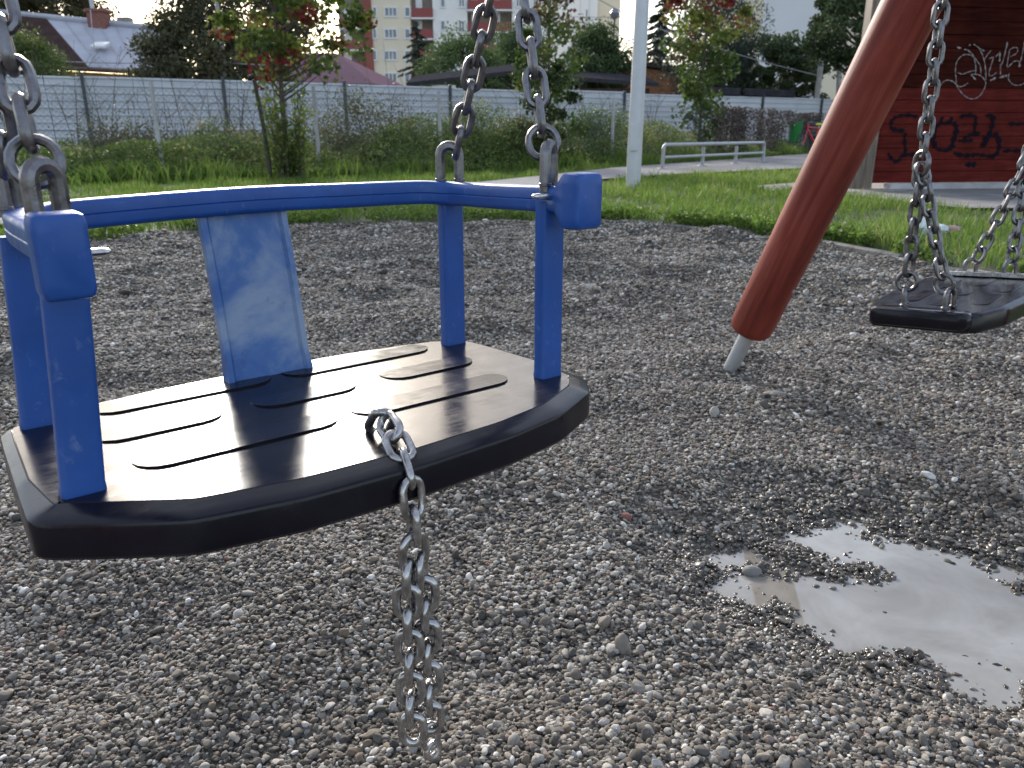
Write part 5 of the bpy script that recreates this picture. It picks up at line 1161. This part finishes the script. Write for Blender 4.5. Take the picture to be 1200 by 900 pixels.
    Lk((-.0175, v0, z), (0, 0, -1), (1, .1, 0), .0325, .0235, .0037)
    # two strands hang from the lowest single link
    for s, n in ((-1, 8), (1, 8)):
        x = -.0175 + s * .0058; zz = z - .0215
        for i in range(n):
            x += s * .0013 if i < 3 else 0.0
            ang = (.95 if i % 2 == 0 else -.62) + random.uniform(-.12, .12)
            Lk((x + random.uniform(-.0006, .0006), v0 + .001 * s, zz), (.02 * s, .0, -1), (math.cos(ang + R(-6)), math.sin(ang), 0), .0292, .0188, .0040); zz -= .0214
    # small loop and flat tab at the end of the right strand
    Lk((-.009, v0, zz + .003), (.1, 0, -1), (1, 0, 0), .026, .015, .0030)
    th = np.linspace(0, 6.283, 15)[:-1]; c = np.array([-.0065, v0, zz - .014])
    mb.tube([c + .0075 * np.array([math.cos(a), .15 * math.cos(a), math.sin(a)]) for a in th], .0030, 8, closed=True)
    lbuild(mb, "safety_chain", "shiny", T)
    return T
baby_swing()

def flat_swing():
    T = thing("flat_swing", (0.801 * .95, 1.375 * .95, -0.267 * .95 + CAM_H), "black rubber flat swing seat on four grey chains beside the red log", "swing", "swings hanging from the timber frame")
    a, b, c = 0.788, -0.071, -0.022
    ca, sa, cb, sb, cc, s_ = math.cos(a), math.sin(a), math.cos(b), math.sin(b), math.cos(c), math.sin(c)
    Rm = np.array([[ca, -sa, 0], [sa, ca, 0], [0, 0, 1]]) @ np.array([[1, 0, 0], [0, cb, -sb], [0, sb, cb]]) @ np.array([[cc, 0, s_], [0, 1, 0], [-s_, 0, cc]])
    T.rotation_euler = Matrix(Rm.tolist()).to_euler(); T.scale = (.95, .95, .95)
    out = [(-.205, -.072), (-.206, 0), (-.205, .072), (-.192, .084), (-.12, .104), (0, .112), (.12, .104), (.196, .086), (.212, .074), (.214, 0), (.212, -.074), (.196, -.086), (.12, -.104), (0, -.112), (-.12, -.104), (-.192, -.084)]
    P = corner_loop(out, 200, .02); mb = MB(); mb.loft(seat_slab(P, None, .032))
    for v, us in ((.03, ((-.13, -.01), (.01, .13))), (-.022, ((-.15, -.06), (-.045, .045), (.06, .15))), (-.074, ((-.12, -.01), (.01, .12)))):
        for u0, u1 in us: pad(mb, u0, u1, v, .036, .0018)
    lbuild(mb, "seat", "rubber", T, 30)
    # rounded end bar of rubber at the near end, steel plate at the far end
    pr = rrect(.152, .029, .0125, 6)
    lbuild(MB().loft([np.column_stack([np.full(len(pr), u), pr[:, 0] * s, pr[:, 1] * s - .011]) for u, s in ((-.186, .93), (-.192, .99), (-.210, 1), (-.217, .96), (-.220, .86))]), "end_bar", "rubber", T)
    lbuild(MB().box((.182, 0, .0035), (.042, .135, .004), None, .0015).box((.160, 0, .006), (.003, .15, .009), None, .001), "steel_plate", "pin", T)
    ap = {-1: np.array([-.175, .024, .225]), 1: np.array([.228, -.034, .225])}; inv = Rm.T; upv = inv @ np.array([0, 0, 1.0])
    for su in (-1, 1):
        for sv in (-1, 1):
            c0 = np.array([.175 * su, .034 * sv, .002]); w_ = np.array([1, .25 * sv, 0]) if su < 0 else np.array([.75, -.66, 0]); w_ = unit(w_); hf = .0115
            pts = [c0 - w_ * hf, c0 - w_ * hf + [0, 0, .018]] + [c0 + np.array([0, 0, .018]) + hf * (-w_ * math.cos(q) + np.array([0, 0, 1.1 * math.sin(q)])) for q in np.linspace(.25, math.pi - .25, 7)] + [c0 + w_ * hf + [0, 0, .018], c0 + w_ * hf]
            mb = MB().tube(pts, .0042, 9)
            for sg in (-1, 1): mb.sphere(c0 + w_ * hf * sg + [0, 0, .002], .0066, 9, 6, (1, 1, .6))
            lbuild(mb, "eye_bolt", "chain", T)
            t = unit(ap[su] - c0); f = unit(np.cross(t, w_)); mb = MB(); mb.link(c0 + t * .040, t, f, .031, .029, .0037, 9, 9)
            mb.chain(c0 + t * .0525, ap[su], f + w_ * .4, start=1, jit=.2); lbuild(mb, "suspension_chain", "chain", T)
        q = ap[su]; top = T.matrix_world; mb = MB(); mb.link(q + upv * .004, upv, (.5, .7, 0), .036, .033, .0040, 9, 9)
        wz = 1.535; L = wz - (CAM_H - .267) - .21 - .02
        lean = inv @ np.array([-.03, .0, 0.0]); mb.chain(q + upv * .018, q + upv * L + lean * L, (.6, .5, 0), jit=.15)
        lbuild(mb, "hanger_chain", "chain", T)
flat_swing()

def swing_frame():
    U = np.array([.776188, .630502, 0]); Vv = np.array([-U[1], U[0], 0]); C0 = np.array([-.19459, .73394, 0])
    T = thing("swing_frame", (C0[0] + U[0] * .33, C0[1] + U[1] * .33, 0), "timber swing frame with a slanting red stained log leg on a grey steel foot", "swing frame")
    Or = origin(T)
    def leg(base, d, label=None):
        d = unit(d); L = 1.86 / d[2]; s = .114 / d[2]
        R0 = .0605
        rings = []
        for z, r in ((0, .044), (.004, .051), (.012, .057), (.03, R0), (.3, R0 + .001), (.7, R0 + .0028), (1.1, R0 + .0035), (L - s, R0 + .004), (L - s + .01, R0 - .004)):
            rings.append([(r * math.cos(a) * (1 + .010 * math.sin(3 * a + z * 2)), r * math.sin(a) * (1 + .010 * math.cos(2 * a - z * 3)), z) for a in np.linspace(0, 6.283, 41)[:-1]])
        o = MB().loft(rings).build("leg", M["log"], None, 50); o.parent = T
        p = base + d * s - Or; o.location = tuple(p); o.rotation_euler = Vector(d).to_track_quat('Z', 'Y').to_euler()
        if label: o["label"] = label
        f = MB().tube([(0, 0, -s - .12), (0, 0, .02)], .0215, 18).build("steel_foot", M["galv"], None); f.parent = o
        # two bolt heads in the log
        for z, a in ((.17, -1.45), (.125, -1.25)):
            q = np.array([math.cos(a), math.sin(a), 0]); b = MB().tube([q * R0 * .97 + [0, 0, z], q * (R0 + .0022) + [0, 0, z]], .0055 if z > .15 else .003, 10).build("bolt", M["galv"], None); b.parent = o
        return o
    far = lambda u: C0 + U * u + Vv * .5997; near = lambda u: C0 + U * u - Vv * .72
    dF = np.array([0, 0, 1.0]) - Vv * .411; dN = np.array([0, 0, 1.0]) + Vv * .445
    leg(LOG_BASE * np.array([1, 1, 0]), dF); leg(near(1.566), dN); leg(far(-.95), dF); leg(near(-.95), dN)
    bz = 1.60; a, b = C0 + U * -1.15 + [0, 0, bz] + Vv * -.04, C0 + U * 1.78 + [0, 0, bz] + Vv * -.04
    o = MB().tube([(0, 0, 0), (0, 0, .02), (0, 0, np.linalg.norm(b - a) - .02), (0, 0, np.linalg.norm(b - a))], [.055, .064, .064, .055], 28).build("beam", M["log"], None, 50)
    o.parent = T; o.location = tuple(a - Or); o.rotation_euler = Vector(b - a).to_track_quat('Z', 'Y').to_euler()
    for p in (C0 + U * -.222, C0 + U * .222, np.array([.761 - .157 * .705, 1.306 - .157 * .709, 0]), np.array([.761 + .185 * .705, 1.306 + .185 * .709, 0])):
        MB().tube([p + [0, 0, bz - .075], p + [0, 0, bz - .02]], .012, 9).box(p + [0, 0, bz - .062], (.05, .05, .01), None, .003).build("hanger_bracket", M["galv"], T)
swing_frame()
